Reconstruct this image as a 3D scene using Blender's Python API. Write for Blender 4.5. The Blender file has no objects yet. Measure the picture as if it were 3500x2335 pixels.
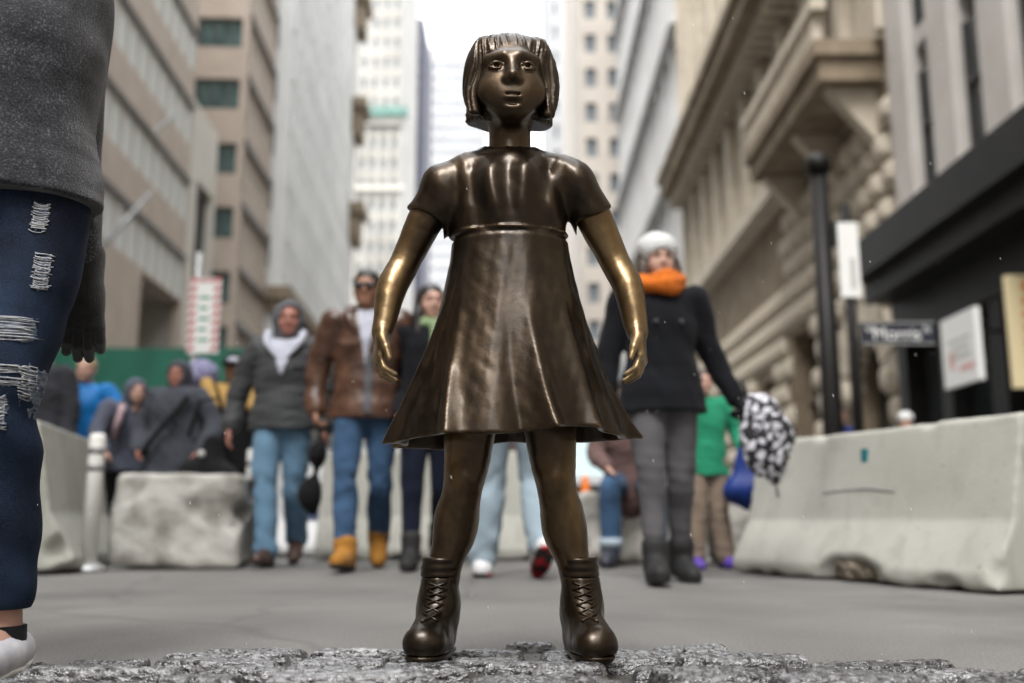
import bpy, math, random
import numpy as np
from mathutils import Vector, Matrix

R = math.radians
random.seed(7)
SC = bpy.context.scene
COL = SC.collection

# ------------------------------------------------------------------ camera, sky, light, exposure
cam_d = bpy.data.cameras.new('camera'); cam = bpy.data.objects.new('camera', cam_d); COL.objects.link(cam)
cam.location = (0, 0, .30); cam.rotation_euler = (R(90 + 10.08), 0, 0)
cam_d.lens = 35; cam_d.sensor_width = 36; cam_d.clip_start = .05; cam_d.clip_end = 3000
cam_d.dof.use_dof = True; cam_d.dof.focus_distance = 1.97; cam_d.dof.aperture_fstop = 1.75
SC.camera = cam

SUN_EL, SUN_AZ = R(58), R(200)
world = bpy.data.worlds.new('World'); SC.world = world; world.use_nodes = True
wn, wl = world.node_tree.nodes, world.node_tree.links
for n in list(wn): wn.remove(n)
sky = wn.new('ShaderNodeTexSky'); sky.sky_type = 'NISHITA'; sky.sun_disc = False
sky.sun_elevation = SUN_EL; sky.sun_rotation = SUN_AZ; sky.dust_density = 5; sky.air_density = 2; sky.ozone_density = 1
hs = wn.new('ShaderNodeHueSaturation'); hs.inputs['Saturation'].default_value = .12
mx = wn.new('ShaderNodeMix'); mx.data_type = 'RGBA'; mx.inputs[0].default_value = .72
mx.inputs[7].default_value = (7.6, 7.8, 8.1, 1)              # the closed cloud deck, even all round
bg = wn.new('ShaderNodeBackground'); bg.inputs['Strength'].default_value = .15
wo = wn.new('ShaderNodeOutputWorld')
wl.new(sky.outputs[0], hs.inputs['Color']); wl.new(hs.outputs[0], mx.inputs[6]); wl.new(mx.outputs[2], bg.inputs['Color'])
wl.new(bg.outputs[0], wo.inputs['Surface'])
sd = bpy.data.lights.new('sun', 'SUN'); sd.energy = 1.3; sd.angle = R(25); sd.color = (1, .97, .93)
sun = bpy.data.objects.new('sun', sd); COL.objects.link(sun)
sun.rotation_euler = (R(90) - SUN_EL, 0, math.pi - SUN_AZ + R(0)); sun.location = (0, 0, 60)
SC.view_settings.view_transform = 'Standard'; SC.view_settings.look = 'None'
SC.view_settings.exposure = 1.6; SC.view_settings.gamma = 1
SC.render.engine = 'CYCLES'
SC.cycles.use_denoising = True
SC.cycles.max_bounces = 6; SC.cycles.diffuse_bounces = 3; SC.cycles.glossy_bounces = 3
SC.cycles.sample_clamp_indirect = 6

# ------------------------------------------------------------------ object helpers
def link(o, parent=None):
    COL.objects.link(o)
    if parent is not None: o.parent = parent
    return o

def tag(o, label=None, cat=None, group=None, kind=None):
    if label: o['label'] = label
    if cat: o['category'] = cat
    if group: o['group'] = group
    if kind: o['kind'] = kind
    return o

def thing(name, label, cat, loc=(0, 0, 0), rz=0, group=None):
    o = link(bpy.data.objects.new(name, None)); o.empty_display_size = .1
    o.location = loc; o.rotation_euler = (0, 0, rz)
    return tag(o, label, cat, group)

def obj(name, me, mat=None, parent=None, loc=None, rot=None):
    if mat is not None:
        if not me.materials: me.materials.append(mat)
    o = link(bpy.data.objects.new(name, me), parent)
    if loc is not None: o.location = loc
    if rot is not None: o.rotation_euler = rot
    return o

def npmesh(V, F, smooth=True):
    """V (n,3), F (m,k) arrays"""
    me = bpy.data.meshes.new('m')
    V = np.asarray(V, 'f4'); F = np.asarray(F, 'i4')
    me.vertices.add(len(V)); me.vertices.foreach_set('co', V.ravel())
    k = F.shape[1]
    me.loops.add(F.size); me.loops.foreach_set('vertex_index', F.ravel())
    me.polygons.add(len(F)); me.polygons.foreach_set('loop_start', np.arange(0, F.size, k, dtype='i4'))
    me.polygons.foreach_set('loop_total', np.full(len(F), k, 'i4'))
    me.polygons.foreach_set('use_smooth', np.full(len(F), smooth, bool))
    me.update(calc_edges=True); me.validate()
    return me

class MB:
    """collects boxes, prisms and tubes into one mesh"""
    def __init__(s): s.v, s.f, s.m = [], [], []
    def add(s, V, F, m=0):
        b = len(s.v); s.v += [tuple(p) for p in V]; s.f += [tuple(b + i for i in q) for q in F]; s.m += [m] * len(F)
    def box(s, x0, x1, y0, y1, z0, z1, m=0):
        x0, x1 = min(x0, x1), max(x0, x1); y0, y1 = min(y0, y1), max(y0, y1)
        V = [(x0,y0,z0),(x1,y0,z0),(x1,y1,z0),(x0,y1,z0),(x0,y0,z1),(x1,y0,z1),(x1,y1,z1),(x0,y1,z1)]
        s.add(V, [(0,3,2,1),(4,5,6,7),(0,1,5,4),(1,2,6,5),(2,3,7,6),(3,0,4,7)], m)
    def tube(s, pts, rad, n=10, m=0, cap=True):
        pts = [Vector(p) for p in pts]
        if not hasattr(rad, '__len__'): rad = [rad] * len(pts)
        V, F = [], []
        for i, p in enumerate(pts):
            t = (pts[min(i+1, len(pts)-1)] - pts[max(i-1, 0)]).normalized()
            u = t.cross(Vector((0, 0, 1)));
            if u.length < .05: u = t.cross(Vector((1, 0, 0)))
            u.normalize(); w = t.cross(u)
            for j in range(n):
                a = 2*math.pi*j/n; V.append(p + rad[i]*(math.cos(a)*u + math.sin(a)*w))
        for i in range(len(pts)-1):
            for j in range(n):
                F.append((i*n+j, i*n+(j+1) % n, (i+1)*n+(j+1) % n, (i+1)*n+j))
        if cap: F.append(tuple(range(n-1, -1, -1))); F.append(tuple((len(pts)-1)*n+j for j in range(n)))
        s.add(V, F, m)
    def prism(s, poly, axis, a0, a1, m=0):
        """poly: 2-D outline (counter-clockwise) in the two other axes, extruded along axis"""
        def P(p, a):
            return (a, p[0], p[1]) if axis == 0 else (p[0], a, p[1]) if axis == 1 else (p[0], p[1], a)
        n = len(poly); V = [P(p, a0) for p in poly] + [P(p, a1) for p in poly]
        F = [tuple(range(n-1, -1, -1)), tuple(range(n, 2*n))] + [(i, (i+1) % n, n+(i+1) % n, n+i) for i in range(n)]
        s.add(V, F, m)
    def mesh(s, mats=None, smooth=False):
        me = bpy.data.meshes.new('m'); me.from_pydata(s.v, [], s.f)
        me.polygons.foreach_set('material_index', s.m)
        me.polygons.foreach_set('use_smooth', [smooth]*len(s.f))
        for m in (mats or []): me.materials.append(m)
        me.update(); return me
    def build(s, name, mat, parent=None, smooth=False, loc=None, rot=None):
        me = s.mesh(mat if isinstance(mat, list) else [mat], smooth)
        return obj(name, me, None, parent, loc, rot)

# ------------------------------------------------------------------ materials
def mat(name, c1, c2=None, rough=.7, metal=0, scale=8, detail=4, bump=0, bscale=None, spec=.5, dist=.01, contrast=(.35, .65),
        rough2=None, sheen=0, coat=0, coords='Object', stretch=(1, 1, 1)):
    m = bpy.data.materials.new(name); m.use_nodes = True
    nt = m.node_tree; N, L = nt.nodes, nt.links; b = N['Principled BSDF']
    b.inputs['Roughness'].default_value = rough; b.inputs['Metallic'].default_value = metal
    b.inputs['Specular IOR Level'].default_value = spec
    if sheen: b.inputs['Sheen Weight'].default_value = sheen
    if coat: b.inputs['Coat Weight'].default_value = coat; b.inputs['Coat Roughness'].default_value = .12
    b.inputs['Base Color'].default_value = (*c1, 1)
    tc = N.new('ShaderNodeTexCoord'); mp = N.new('ShaderNodeMapping'); L.new(tc.outputs[coords], mp.inputs[0])
    mp.inputs['Scale'].default_value = stretch
    if c2 is not None:
        nz = N.new('ShaderNodeTexNoise'); nz.inputs['Scale'].default_value = scale; nz.inputs['Detail'].default_value = detail
        L.new(mp.outputs[0], nz.inputs['Vector'])
        rp = N.new('ShaderNodeValToRGB'); e = rp.color_ramp.elements
        e[0].position, e[1].position = contrast; e[0].color = (*c1, 1); e[1].color = (*c2, 1)
        L.new(nz.outputs['Fac'], rp.inputs[0]); L.new(rp.outputs[0], b.inputs['Base Color'])
        if rough2 is not None:
            mr = N.new('ShaderNodeMapRange'); mr.inputs['To Min'].default_value = rough; mr.inputs['To Max'].default_value = rough2
            mr.inputs['From Min'].default_value = contrast[0]; mr.inputs['From Max'].default_value = contrast[1]
            L.new(nz.outputs['Fac'], mr.inputs[0]); L.new(mr.outputs[0], b.inputs['Roughness'])
    if bump:
        n2 = N.new('ShaderNodeTexNoise'); n2.inputs['Scale'].default_value = bscale or scale*4; n2.inputs['Detail'].default_value = 5
        L.new(mp.outputs[0], n2.inputs['Vector'])
        bp = N.new('ShaderNodeBump'); bp.inputs['Strength'].default_value = bump; bp.inputs['Distance'].default_value = dist
        L.new(n2.outputs['Fac'], bp.inputs['Height']); L.new(bp.outputs[0], b.inputs['Normal'])
    return m

def fabric(name, c, var=.7, scale=14, rough=.9, bump=.3, bscale=160, sheen=.04):
    return mat(name, tuple(x*var for x in c), c, rough=rough, scale=scale, bump=bump, bscale=bscale, dist=.004, sheen=sheen, spec=.2, contrast=(.25, .7))

# ------------------------------------------------------------------ implicit-surface modelling (smooth blends of tapered limbs)
class Field:
    def __init__(s, lo, hi, v):
        s.v = v; s.lo = np.array(lo, float); n = np.ceil((np.array(hi)-s.lo)/v).astype(int)+1
        s.ax = [(s.lo[i]+v*np.arange(n[i])).astype('f4') for i in range(3)]
        s.g = np.full(n, 1.0, 'f4')
    def put(s, fn, lo, hi, k=0., op='u'):
        i0 = np.clip(np.floor((np.array(lo)-s.lo)/s.v).astype(int), 0, np.array(s.g.shape)-1)
        i1 = np.clip(np.ceil((np.array(hi)-s.lo)/s.v).astype(int)+1, 1, np.array(s.g.shape))
        if np.any(i1 <= i0): return s
        sl = tuple(slice(a, b) for a, b in zip(i0, i1))
        X = s.ax[0][sl[0]][:, None, None]; Y = s.ax[1][sl[1]][None, :, None]; Z = s.ax[2][sl[2]][None, None, :]
        g = s.g[sl]; d = np.broadcast_to(fn(X, Y, Z), g.shape).astype('f4')
        if op == 'u':
            r = np.minimum(g, d)
            if k: h = np.maximum(k-np.abs(g-d), 0)/k; r = r-h*h*k*.25
        else:
            if op == 's': d = -d
            r = np.maximum(g, d)
            if k: h = np.maximum(k-np.abs(g-d), 0)/k; r = r+h*h*k*.25
        s.g[sl] = r
        return s
    def cone(s, a, b, ra, rb=None, k=.01, sy=1., op='u', my=None):
        rb = ra if rb is None else rb
        a = np.array(a, float); b = np.array(b, float); ab = b-a; y0 = a[1] if my is None else my
        A = a.copy(); A[1] = y0+(a[1]-y0)/sy; D = ab.copy(); D[1] /= sy; dd = float(D@D)+1e-12
        def f(X, Y, Z):
            Yp = y0+(Y-y0)/sy
            t = np.clip(((X-A[0])*D[0]+(Yp-A[1])*D[1]+(Z-A[2])*D[2])/dd, 0, 1)
            return (np.sqrt((X-A[0]-t*D[0])**2+(Yp-A[1]-t*D[1])**2+(Z-A[2]-t*D[2])**2)-(ra+(rb-ra)*t))*min(1, sy**.5)
        m = max(ra, rb)*max(1, sy)+k+3*s.v
        return s.put(f, np.minimum(a, b)-m, np.maximum(a, b)+m, k, op)
    def chain(s, pts, rad, k=.01, sy=1., op='u', my=None, sub=4):
        """one smooth tapered limb through the given joints (Catmull-Rom through points and radii)"""
        P = np.array([list(p)+[r] for p, r in zip(pts, rad)], float)
        if len(P) > 2 and sub > 1:
            Q = np.vstack([2*P[0]-P[1], P, 2*P[-1]-P[-2]]); out = []
            for i in range(1, len(Q)-2):
                for u in np.arange(sub)/sub:
                    p0, p1, p2, p3 = Q[i-1:i+3]
                    out.append(.5*((2*p1)+(p2-p0)*u+(2*p0-5*p1+4*p2-p3)*u*u+(3*p1-p0-3*p2+p3)*u**3))
            P = np.array(out+[P[-1]])
        y0 = float(P[0, 1] if my is None else my); A = P.copy(); A[:, 1] = y0+(A[:, 1]-y0)/sy
        def f(X, Y, Z):
            Yp = y0+(Y-y0)/sy; d = None
            for i in range(len(A)-1):
                a, D = A[i], A[i+1]-A[i]; dd = float(D[:3]@D[:3])+1e-12
                t = np.clip(((X-a[0])*D[0]+(Yp-a[1])*D[1]+(Z-a[2])*D[2])/dd, 0, 1)
                e = np.sqrt((X-a[0]-t*D[0])**2+(Yp-a[1]-t*D[1])**2+(Z-a[2]-t*D[2])**2)-(a[3]+D[3]*t)
                d = e if d is None else np.minimum(d, e)
            return d*min(1, sy**.5)
        m = P[:, 3].max()*max(1, sy)+k+3*s.v
        return s.put(f, P[:, :3].min(0)-m, P[:, :3].max(0)+m, k, op)
    def front(s, x, z):
        i = int(round((x-s.lo[0])/s.v)); k = int(round((z-s.lo[2])/s.v)); c = s.g[i, :, k]; j = int(np.argmax(c < 0))
        return float(s.ax[1][j]-s.v*(-c[j])/(c[j-1]-c[j]+1e-9)) if j > 0 else 0.
    def ell(s, c, r, k=.01, op='u', rot=None):
        c = np.array(c, float); r = np.array(r, float); M = None
        if rot is not None: M = np.array(Matrix(rot) if not isinstance(rot, Matrix) else rot)[:3, :3]
        def f(X, Y, Z):
            x, y, z = X-c[0], Y-c[1], Z-c[2]
            if M is not None:
                x, y, z = (M[0,0]*x+M[1,0]*y+M[2,0]*z, M[0,1]*x+M[1,1]*y+M[2,1]*z, M[0,2]*x+M[1,2]*y+M[2,2]*z)
            k0 = np.sqrt((x/r[0])**2+(y/r[1])**2+(z/r[2])**2); k1 = np.sqrt((x/r[0]**2)**2+(y/r[1]**2)**2+(z/r[2]**2)**2)+1e-9
            return k0*(k0-1)/k1
        m = (max(r) if M is not None else r)+k+3*s.v
        return s.put(f, c-m, c+m, k, op)
    def box(s, c, h, rd=.0, k=.01, op='u', rz=0):
        c = np.array(c, float); h = np.array(h, float)-rd; cz, sz = math.cos(rz), math.sin(rz)
        def f(X, Y, Z):
            x, y = X-c[0], Y-c[1]; x, y = cz*x+sz*y, -sz*x+cz*y
            qx, qy, qz = np.abs(x)-h[0], np.abs(y)-h[1], np.abs(Z-c[2])-h[2]
            return np.sqrt(np.maximum(qx, 0)**2+np.maximum(qy, 0)**2+np.maximum(qz, 0)**2)+np.minimum(np.maximum(qx, np.maximum(qy, qz)), 0)-rd
        m = (h+rd if rz == 0 else np.array([h[0]+h[1]]*2+[h[2]])+rd)+k+3*s.v
        return s.put(f, c-m, c+m, k, op)
    def all(s, fn, op='i', k=0.):
        return s.put(fn, s.lo, [a[-1] for a in s.ax], k, op)
    def above(s, z, k=0.): return s.all(lambda X, Y, Z: z-Z, 'i', k)
    def below(s, z, k=0.): return s.all(lambda X, Y, Z: Z-z, 'i', k)
    def disp(s, fn):
        X = s.ax[0][:, None, None]; Y = s.ax[1][None, :, None]; Z = s.ax[2][None, None, :]
        s.g = s.g+np.asarray(fn(X, Y, Z), 'f4'); return s
    def crop(s, lo, hi):
        i0 = np.clip(np.floor((np.array(lo)-s.lo)/s.v).astype(int), 0, np.array(s.g.shape)-2); i1 = np.clip(np.ceil((np.array(hi)-s.lo)/s.v).astype(int)+1, 2, np.array(s.g.shape))
        o = Field.__new__(Field); o.v = s.v; o.ax = [s.ax[i][i0[i]:i1[i]] for i in range(3)]; o.lo = np.array([a[0] for a in o.ax], float)
        o.g = s.g[i0[0]:i1[0], i0[1]:i1[1], i0[2]:i1[2]].copy(); return o
    def copy(s):
        o = Field.__new__(Field); o.v, o.lo, o.ax, o.g = s.v, s.lo, s.ax, s.g.copy(); return o
    def mesh(s):
        g = s.g; g[0] = g[-1] = 1; g[:, 0] = g[:, -1] = 1; g[:, :, 0] = g[:, :, -1] = 1
        ins = g < 0; n = np.array(g.shape)-1
        c = np.zeros(n, 'u1')
        offs = [(i, j, k) for i in (0, 1) for j in (0, 1) for k in (0, 1)]
        for (i, j, k) in offs: c += ins[i:i+n[0], j:j+n[1], k:k+n[2]]
        I = np.argwhere((c > 0) & (c < 8)); m = len(I)
        val = np.stack([g[I[:, 0]+i, I[:, 1]+j, I[:, 2]+k] for (i, j, k) in offs], 1)
        P = np.zeros((m, 3)); cnt = np.zeros(m)
        for a in range(8):
            for b in range(a+1, 8):
                df = np.array(offs[b])-np.array(offs[a])
                if np.abs(df).sum() != 1: continue
                msk = (val[:, a] < 0) != (val[:, b] < 0)
                t = val[:, a]/(val[:, a]-val[:, b]+1e-20)
                pt = np.array(offs[a])[None]+t[:, None]*df[None]
                P += np.where(msk[:, None], pt, 0); cnt += msk
        P = (P/cnt[:, None]+I)*s.v+s.lo
        idx = np.full(n, -1, 'i4'); idx[I[:, 0], I[:, 1], I[:, 2]] = np.arange(m)
        Fs = []
        for a in range(3):
            b, cc = (a+1) % 3, (a+2) % 3
            s0 = [slice(None)]*3; s1 = [slice(None)]*3; s0[a] = slice(0, -1); s1[a] = slice(1, None)
            A, B = ins[tuple(s0)], ins[tuple(s1)]
            for flip, E in ((0, np.argwhere(A & ~B)), (1, np.argwhere(~A & B))):
                if len(E) == 0: continue
                q = []
                for (db, dc) in ((-1, -1), (0, -1), (0, 0), (-1, 0)):
                    e = E.copy(); e[:, b] += db; e[:, cc] += dc; q.append(idx[e[:, 0], e[:, 1], e[:, 2]])
                q = np.stack(q, 1); Fs.append(q[:, ::-1] if flip else q)
        return npmesh(P, np.concatenate(Fs))

def wob(seed, n=5, f=(20, 20, 20), warp=.6):
    """a cheap smooth random field of unit-ish amplitude; f = frequency along x, y, z"""
    rs = np.random.RandomState(seed); f = np.array(f, float)
    W = rs.normal(size=(n, 3))*f; ph = rs.uniform(0, 6.28, n); W2 = rs.normal(size=(n, 3))*f*.6
    def fn(X, Y, Z):
        r = 0
        for i in range(n):
            r = r+np.sin(W[i, 0]*X+W[i, 1]*Y+W[i, 2]*Z+ph[i]+warp*np.sin(W2[i, 0]*X+W2[i, 1]*Y+W2[i, 2]*Z))
        return r/n**.5*.7
    return fn

# ------------------------------------------------------------------ materials of the place
M = {}
def asphalt():
    m = mat('asphalt', (.112, .109, .104), (.175, .170, .162), rough=.72, scale=1.1, detail=10, spec=.4, contrast=(.28, .72))
    nt = m.node_tree; N, L = nt.nodes, nt.links; b = N['Principled BSDF']; tc = N.new('ShaderNodeTexCoord')
    old = b.inputs['Base Color'].links[0].from_socket
    def noise(sc, det): n = N.new('ShaderNodeTexNoise'); n.inputs['Scale'].default_value = sc; n.inputs['Detail'].default_value = det; L.new(tc.outputs['Object'], n.inputs['Vector']); return n
    v = N.new('ShaderNodeTexVoronoi'); v.feature = 'DISTANCE_TO_EDGE'; v.inputs['Scale'].default_value = .55; nw = noise(2.5, 6)
    mxv = N.new('ShaderNodeMix'); mxv.data_type = 'VECTOR'; mxv.inputs[0].default_value = .22; L.new(tc.outputs['Object'], mxv.inputs[4]); L.new(nw.outputs['Color'], mxv.inputs[5]); L.new(mxv.outputs[1], v.inputs['Vector'])
    cr = N.new('ShaderNodeMapRange'); cr.inputs['From Min'].default_value = .0; cr.inputs['From Max'].default_value = .012; cr.inputs['To Min'].default_value = .78; L.new(v.outputs['Distance'], cr.inputs[0])
    sp = noise(150, 3); sr = N.new('ShaderNodeMapRange'); sr.inputs['From Min'].default_value = .3; sr.inputs['From Max'].default_value = .7; sr.inputs['To Min'].default_value = .72; sr.inputs['To Max'].default_value = 1.3; L.new(sp.outputs['Fac'], sr.inputs[0])
    st = noise(.9, 5); tr = N.new('ShaderNodeMapRange'); tr.inputs['From Min'].default_value = .52; tr.inputs['From Max'].default_value = .66; tr.inputs['To Min'].default_value = 1.; tr.inputs['To Max'].default_value = .72; L.new(st.outputs['Fac'], tr.inputs[0])
    m1 = N.new('ShaderNodeMath'); m1.operation = 'MULTIPLY'; L.new(cr.outputs[0], m1.inputs[0]); L.new(sr.outputs[0], m1.inputs[1])
    m2 = N.new('ShaderNodeMath'); m2.operation = 'MULTIPLY'; L.new(m1.outputs[0], m2.inputs[0]); L.new(tr.outputs[0], m2.inputs[1])
    mm = N.new('ShaderNodeVectorMath'); mm.operation = 'SCALE'; L.new(old, mm.inputs[0]); L.new(m2.outputs[0], mm.inputs['Scale']); L.new(mm.outputs[0], b.inputs['Base Color'])
    bp = N.new('ShaderNodeBump'); bp.inputs['Strength'].default_value = .8; bp.inputs['Distance'].default_value = .004; L.new(sp.outputs['Fac'], bp.inputs['Height']); L.new(bp.outputs[0], b.inputs['Normal'])
    return m
M['asphalt'] = asphalt()
M['stone'] = None
M['tan'] = mat('tan_granite', (.37, .305, .25), (.43, .36, .30), rough=.7, scale=.8, detail=6, bump=.1, bscale=9)
M['cream'] = mat('cream_stone', (.5, .475, .42), (.56, .53, .47), rough=.75, scale=.7)
M['grey_stone'] = mat('grey_limestone', (.60, .60, .58), (.70, .70, .68), rough=.8, scale=.25, detail=6)
M['white_terra'] = mat('white_terracotta', (.29, .275, .245), (.38, .365, .33), rough=.6, scale=.15, detail=6)
M['navy'] = mat('dark_blue_glass', (.016, .018, .04), (.024, .027, .055), rough=.6, scale=.2)
M['pale'] = mat('pale_brick', (.33, .33, .335), (.40, .40, .405), rough=.7, scale=.1)
M['buff'] = mat('buff_brick', (.42, .375, .33), (.49, .445, .395), rough=.8, scale=.3, detail=6)
M['grey_light'] = mat('pale_grey_stone', (.47, .465, .455), (.55, .545, .535), rough=.75, scale=.4, detail=6)
M['sand'] = mat('sandstone', (.42, .37, .295), (.52, .465, .38), rough=.85, scale=1.2, detail=7, bump=.3, bscale=12, dist=.03)
M['sand_dark'] = mat('joint_and_shade_sandstone', (.15, .115, .075), (.25, .20, .14), rough=.9, scale=1.1, detail=7)  # shade of the ledge undersides put into the colour; also serves the dark joints
M['pilaster'] = mat('grey_pilaster_stone', (.42, .395, .37), (.49, .465, .44), rough=.7, scale=.9, detail=5)
M['black_metal'] = mat('black_metal', (.006, .006, .0065), (.012, .011, .0105), rough=.5, scale=2, spec=.2)
M['dark_glass'] = mat('dark_glass', (.012, .016, .018), (.03, .035, .036), rough=.12, scale=.7, spec=.6)
M['teal_glass'] = mat('teal_window_glass', (.03, .06, .06), (.10, .155, .15), rough=.15, scale=1.1, spec=.6, stretch=(3, 3, .6))
M['blind_glass'] = mat('window_with_pale_blinds', (.50, .525, .50), (.64, .66, .635), rough=.45, scale=2.5, stretch=(1, 2.5, .15), contrast=(.3, .7))
M['grey_glass'] = mat('grey_window_glass', (.10, .12, .135), (.22, .24, .25), rough=.2, scale=.3)
M['frame_dark'] = mat('dark_window_frame', (.05, .05, .05), rough=.5)
M['frame_light'] = mat('light_window_frame', (.5, .5, .48), rough=.5)
M['copper'] = mat('green_copper', (.09, .19, .16), (.14, .26, .22), rough=.7, scale=.6)
M['green_ply'] = mat('green_plywood', (.008, .105, .068), (.014, .14, .09), rough=.6, scale=1.2)
M['steel'] = mat('galvanised_steel', (.32, .33, .33), (.42, .43, .43), rough=.5, metal=.6, scale=5)
def concrete():
    m = mat('barrier_concrete', (.34, .34, .305), (.43, .43, .39), rough=.85, scale=2.4, detail=9, contrast=(.3, .72), bump=.5, bscale=70, dist=.004)
    nt = m.node_tree; N, L = nt.nodes, nt.links; b = N['Principled BSDF']; tc = N.new('ShaderNodeTexCoord'); old = b.inputs['Base Color'].links[0].from_socket
    def layer(sc, st, lo, hi, val):
        mp = N.new('ShaderNodeMapping'); mp.inputs['Scale'].default_value = st; L.new(tc.outputs['Object'], mp.inputs[0])
        n = N.new('ShaderNodeTexNoise'); n.inputs['Scale'].default_value = sc; n.inputs['Detail'].default_value = 7; L.new(mp.outputs[0], n.inputs['Vector'])
        r = N.new('ShaderNodeMapRange'); r.inputs['From Min'].default_value = lo; r.inputs['From Max'].default_value = hi; r.inputs['To Min'].default_value = 1; r.inputs['To Max'].default_value = val; L.new(n.outputs['Fac'], r.inputs[0]); return r.outputs[0]
    f = None
    for a in (layer(9, (1, 1, .08), .5, .75, .80), layer(38, (1, 1, 1), .66, .72, .55), layer(5, (1, 1, 1), .58, .72, .80)):
        if f is None: f = a
        else: k = N.new('ShaderNodeMath'); k.operation = 'MULTIPLY'; L.new(f, k.inputs[0]); L.new(a, k.inputs[1]); f = k.outputs[0]
    mm = N.new('ShaderNodeVectorMath'); mm.operation = 'SCALE'; L.new(old, mm.inputs[0]); L.new(f, mm.inputs['Scale']); L.new(mm.outputs[0], b.inputs['Base Color'])
    return m
M['concrete'] = concrete()
M['concrete_rough'] = mat('weathered_concrete', (.17, .16, .14), (.44, .43, .40), rough=.9, scale=4.5, detail=9, bump=.7, bscale=30, dist=.012, contrast=(.34, .56))
M['white_paint'] = mat('white_paint', (.50, .51, .52), (.60, .61, .62), rough=.5, scale=3)
M['blue_paint'] = mat('dark_blue_paint', (.012, .022, .08), (.02, .035, .11), rough=.6, scale=8)
M['teal_paint'] = mat('teal_spray_paint', (.01, .16, .19), rough=.6)
M['black'] = mat('black_plastic', (.012, .012, .012), rough=.5)
M['rubber'] = mat('black_rubber', (.02, .02, .02), rough=.8)
M['white_plastic'] = mat('white_plastic', (.72, .72, .69), (.78, .78, .75), rough=.45, scale=6)
M['grey_band'] = mat('grey_reflective_band', (.22, .22, .225), rough=.35)
M['red_paint'] = mat('red_sign_paint', (.42, .05, .05), rough=.5)
M['sign_green'] = mat('green_sign_print', (.05, .28, .16), rough=.5)
M['sign_white'] = mat('white_sign_sheet', (.72, .73, .72), rough=.45)
M['sign_black'] = mat('blue_black_sign_sheet', (.014, .017, .03), rough=.4)
M['sign_yellow'] = mat('cream_yellow_sign_sheet', (.80, .68, .42), rough=.5)
M['sign_orange'] = mat('orange_sign_print', (.75, .32, .09), rough=.5)
M['sign_pink'] = mat('faded_red_sign_print', (.60, .36, .34), rough=.5)
M['sign_grey'] = mat('faded_grey_sign_print', (.42, .43, .41), rough=.5)
M['orange'] = mat('orange_cone_plastic', (.80, .20, .02), rough=.5)
M['yellow'] = mat('yellow_plastic', (.75, .42, .03), rough=.5)

# cobbles: wet rough granite, fine relief, and wet sparkle put into the colour speckle; the stones themselves are meshes
def stone_mat():
    m = mat('wet_granite', (.014, .014, .016), (.15, .15, .155), rough=.18, scale=110, detail=6, spec=.8, contrast=(.40, .66), rough2=.36, coat=.5, stretch=(.5, 1, 1))
    nt = m.node_tree; N, L = nt.nodes, nt.links; b = N['Principled BSDF']
    tc = N.new('ShaderNodeTexCoord'); mp = N.new('ShaderNodeMapping'); mp.inputs['Scale'].default_value = (.6, 1, 1); L.new(tc.outputs['Object'], mp.inputs[0])
    oi = N.new('ShaderNodeObjectInfo'); hv = N.new('ShaderNodeHueSaturation'); mr = N.new('ShaderNodeMapRange'); mr.inputs['To Min'].default_value = .6; mr.inputs['To Max'].default_value = 1.9
    L.new(oi.outputs['Random'], mr.inputs[0]); L.new(mr.outputs[0], hv.inputs['Value']); L.new(b.inputs['Base Color'].links[0].from_socket, hv.inputs['Color']); L.new(hv.outputs[0], b.inputs['Base Color'])
    n1 = N.new('ShaderNodeTexNoise'); n1.inputs['Scale'].default_value = 70; n1.inputs['Detail'].default_value = 3; L.new(mp.outputs[0], n1.inputs['Vector'])
    n2 = N.new('ShaderNodeTexNoise'); n2.inputs['Scale'].default_value = 125; n2.inputs['Detail'].default_value = 3; n2.inputs['Roughness'].default_value = .65; L.new(mp.outputs[0], n2.inputs['Vector'])
    b1 = N.new('ShaderNodeBump'); b1.inputs['Strength'].default_value = 1; b1.inputs['Distance'].default_value = .008; L.new(n1.outputs['Fac'], b1.inputs['Height'])
    b2 = N.new('ShaderNodeBump'); b2.inputs['Strength'].default_value = 1; b2.inputs['Distance'].default_value = .0048; L.new(n2.outputs['Fac'], b2.inputs['Height']); L.new(b1.outputs[0], b2.inputs['Normal'])
    L.new(b2.outputs[0], b.inputs['Normal']); L.new(b2.outputs[0], b.inputs['Coat Normal']); b.inputs['Coat Roughness'].default_value = .05
    return m
M['stone'] = stone_mat()
M['grit'] = mat('grit_between_cobbles', (.022, .02, .018), (.075, .07, .06), rough=.75, scale=60, detail=8, bump=1, bscale=260, dist=.006, contrast=(.35, .6))

# ------------------------------------------------------------------ ground
mb = MB(); mb.add([(-1500, -300, 0), (1500, -300, 0), (1500, 2500, 0), (-1500, 2500, 0)], [(0, 1, 2, 3)])
tag(mb.build('road', M['asphalt']), 'pale grey asphalt road running away between the buildings', 'road', kind='structure')

# raised cobbled island under the statue
ISL = (0.0, .62, 1.78)          # centre x, y and radius
def crown(x, y):
    r = math.hypot(x-ISL[0], y-ISL[1])/ISL[2]
    return max(0., .034*(1-r**6))
isl = link(bpy.data.objects.new('cobbled_island', None)); tag(isl, 'raised round island of rough wet granite cobbles under the statue', None, kind='structure')
gn = 70; V, F = [], []
for i in range(gn+1):
    for j in range(120):
        a = 2*math.pi*j/120; r = ISL[2]*.985*i/gn
        x, y = ISL[0]+r*math.cos(a), ISL[1]+r*math.sin(a)
        V.append((x, y, crown(x, y)-.022+.004*math.sin(x*47)*math.cos(y*61)+(0.004 if i < gn else -.03)))
for i in range(gn):
    for j in range(120): F.append((i*120+j, (i+1)*120+j, (i+1)*120+(j+1) % 120, i*120+(j+1) % 120))
obj('grit_bed', npmesh(V, F), M['grit'], isl)

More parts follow.
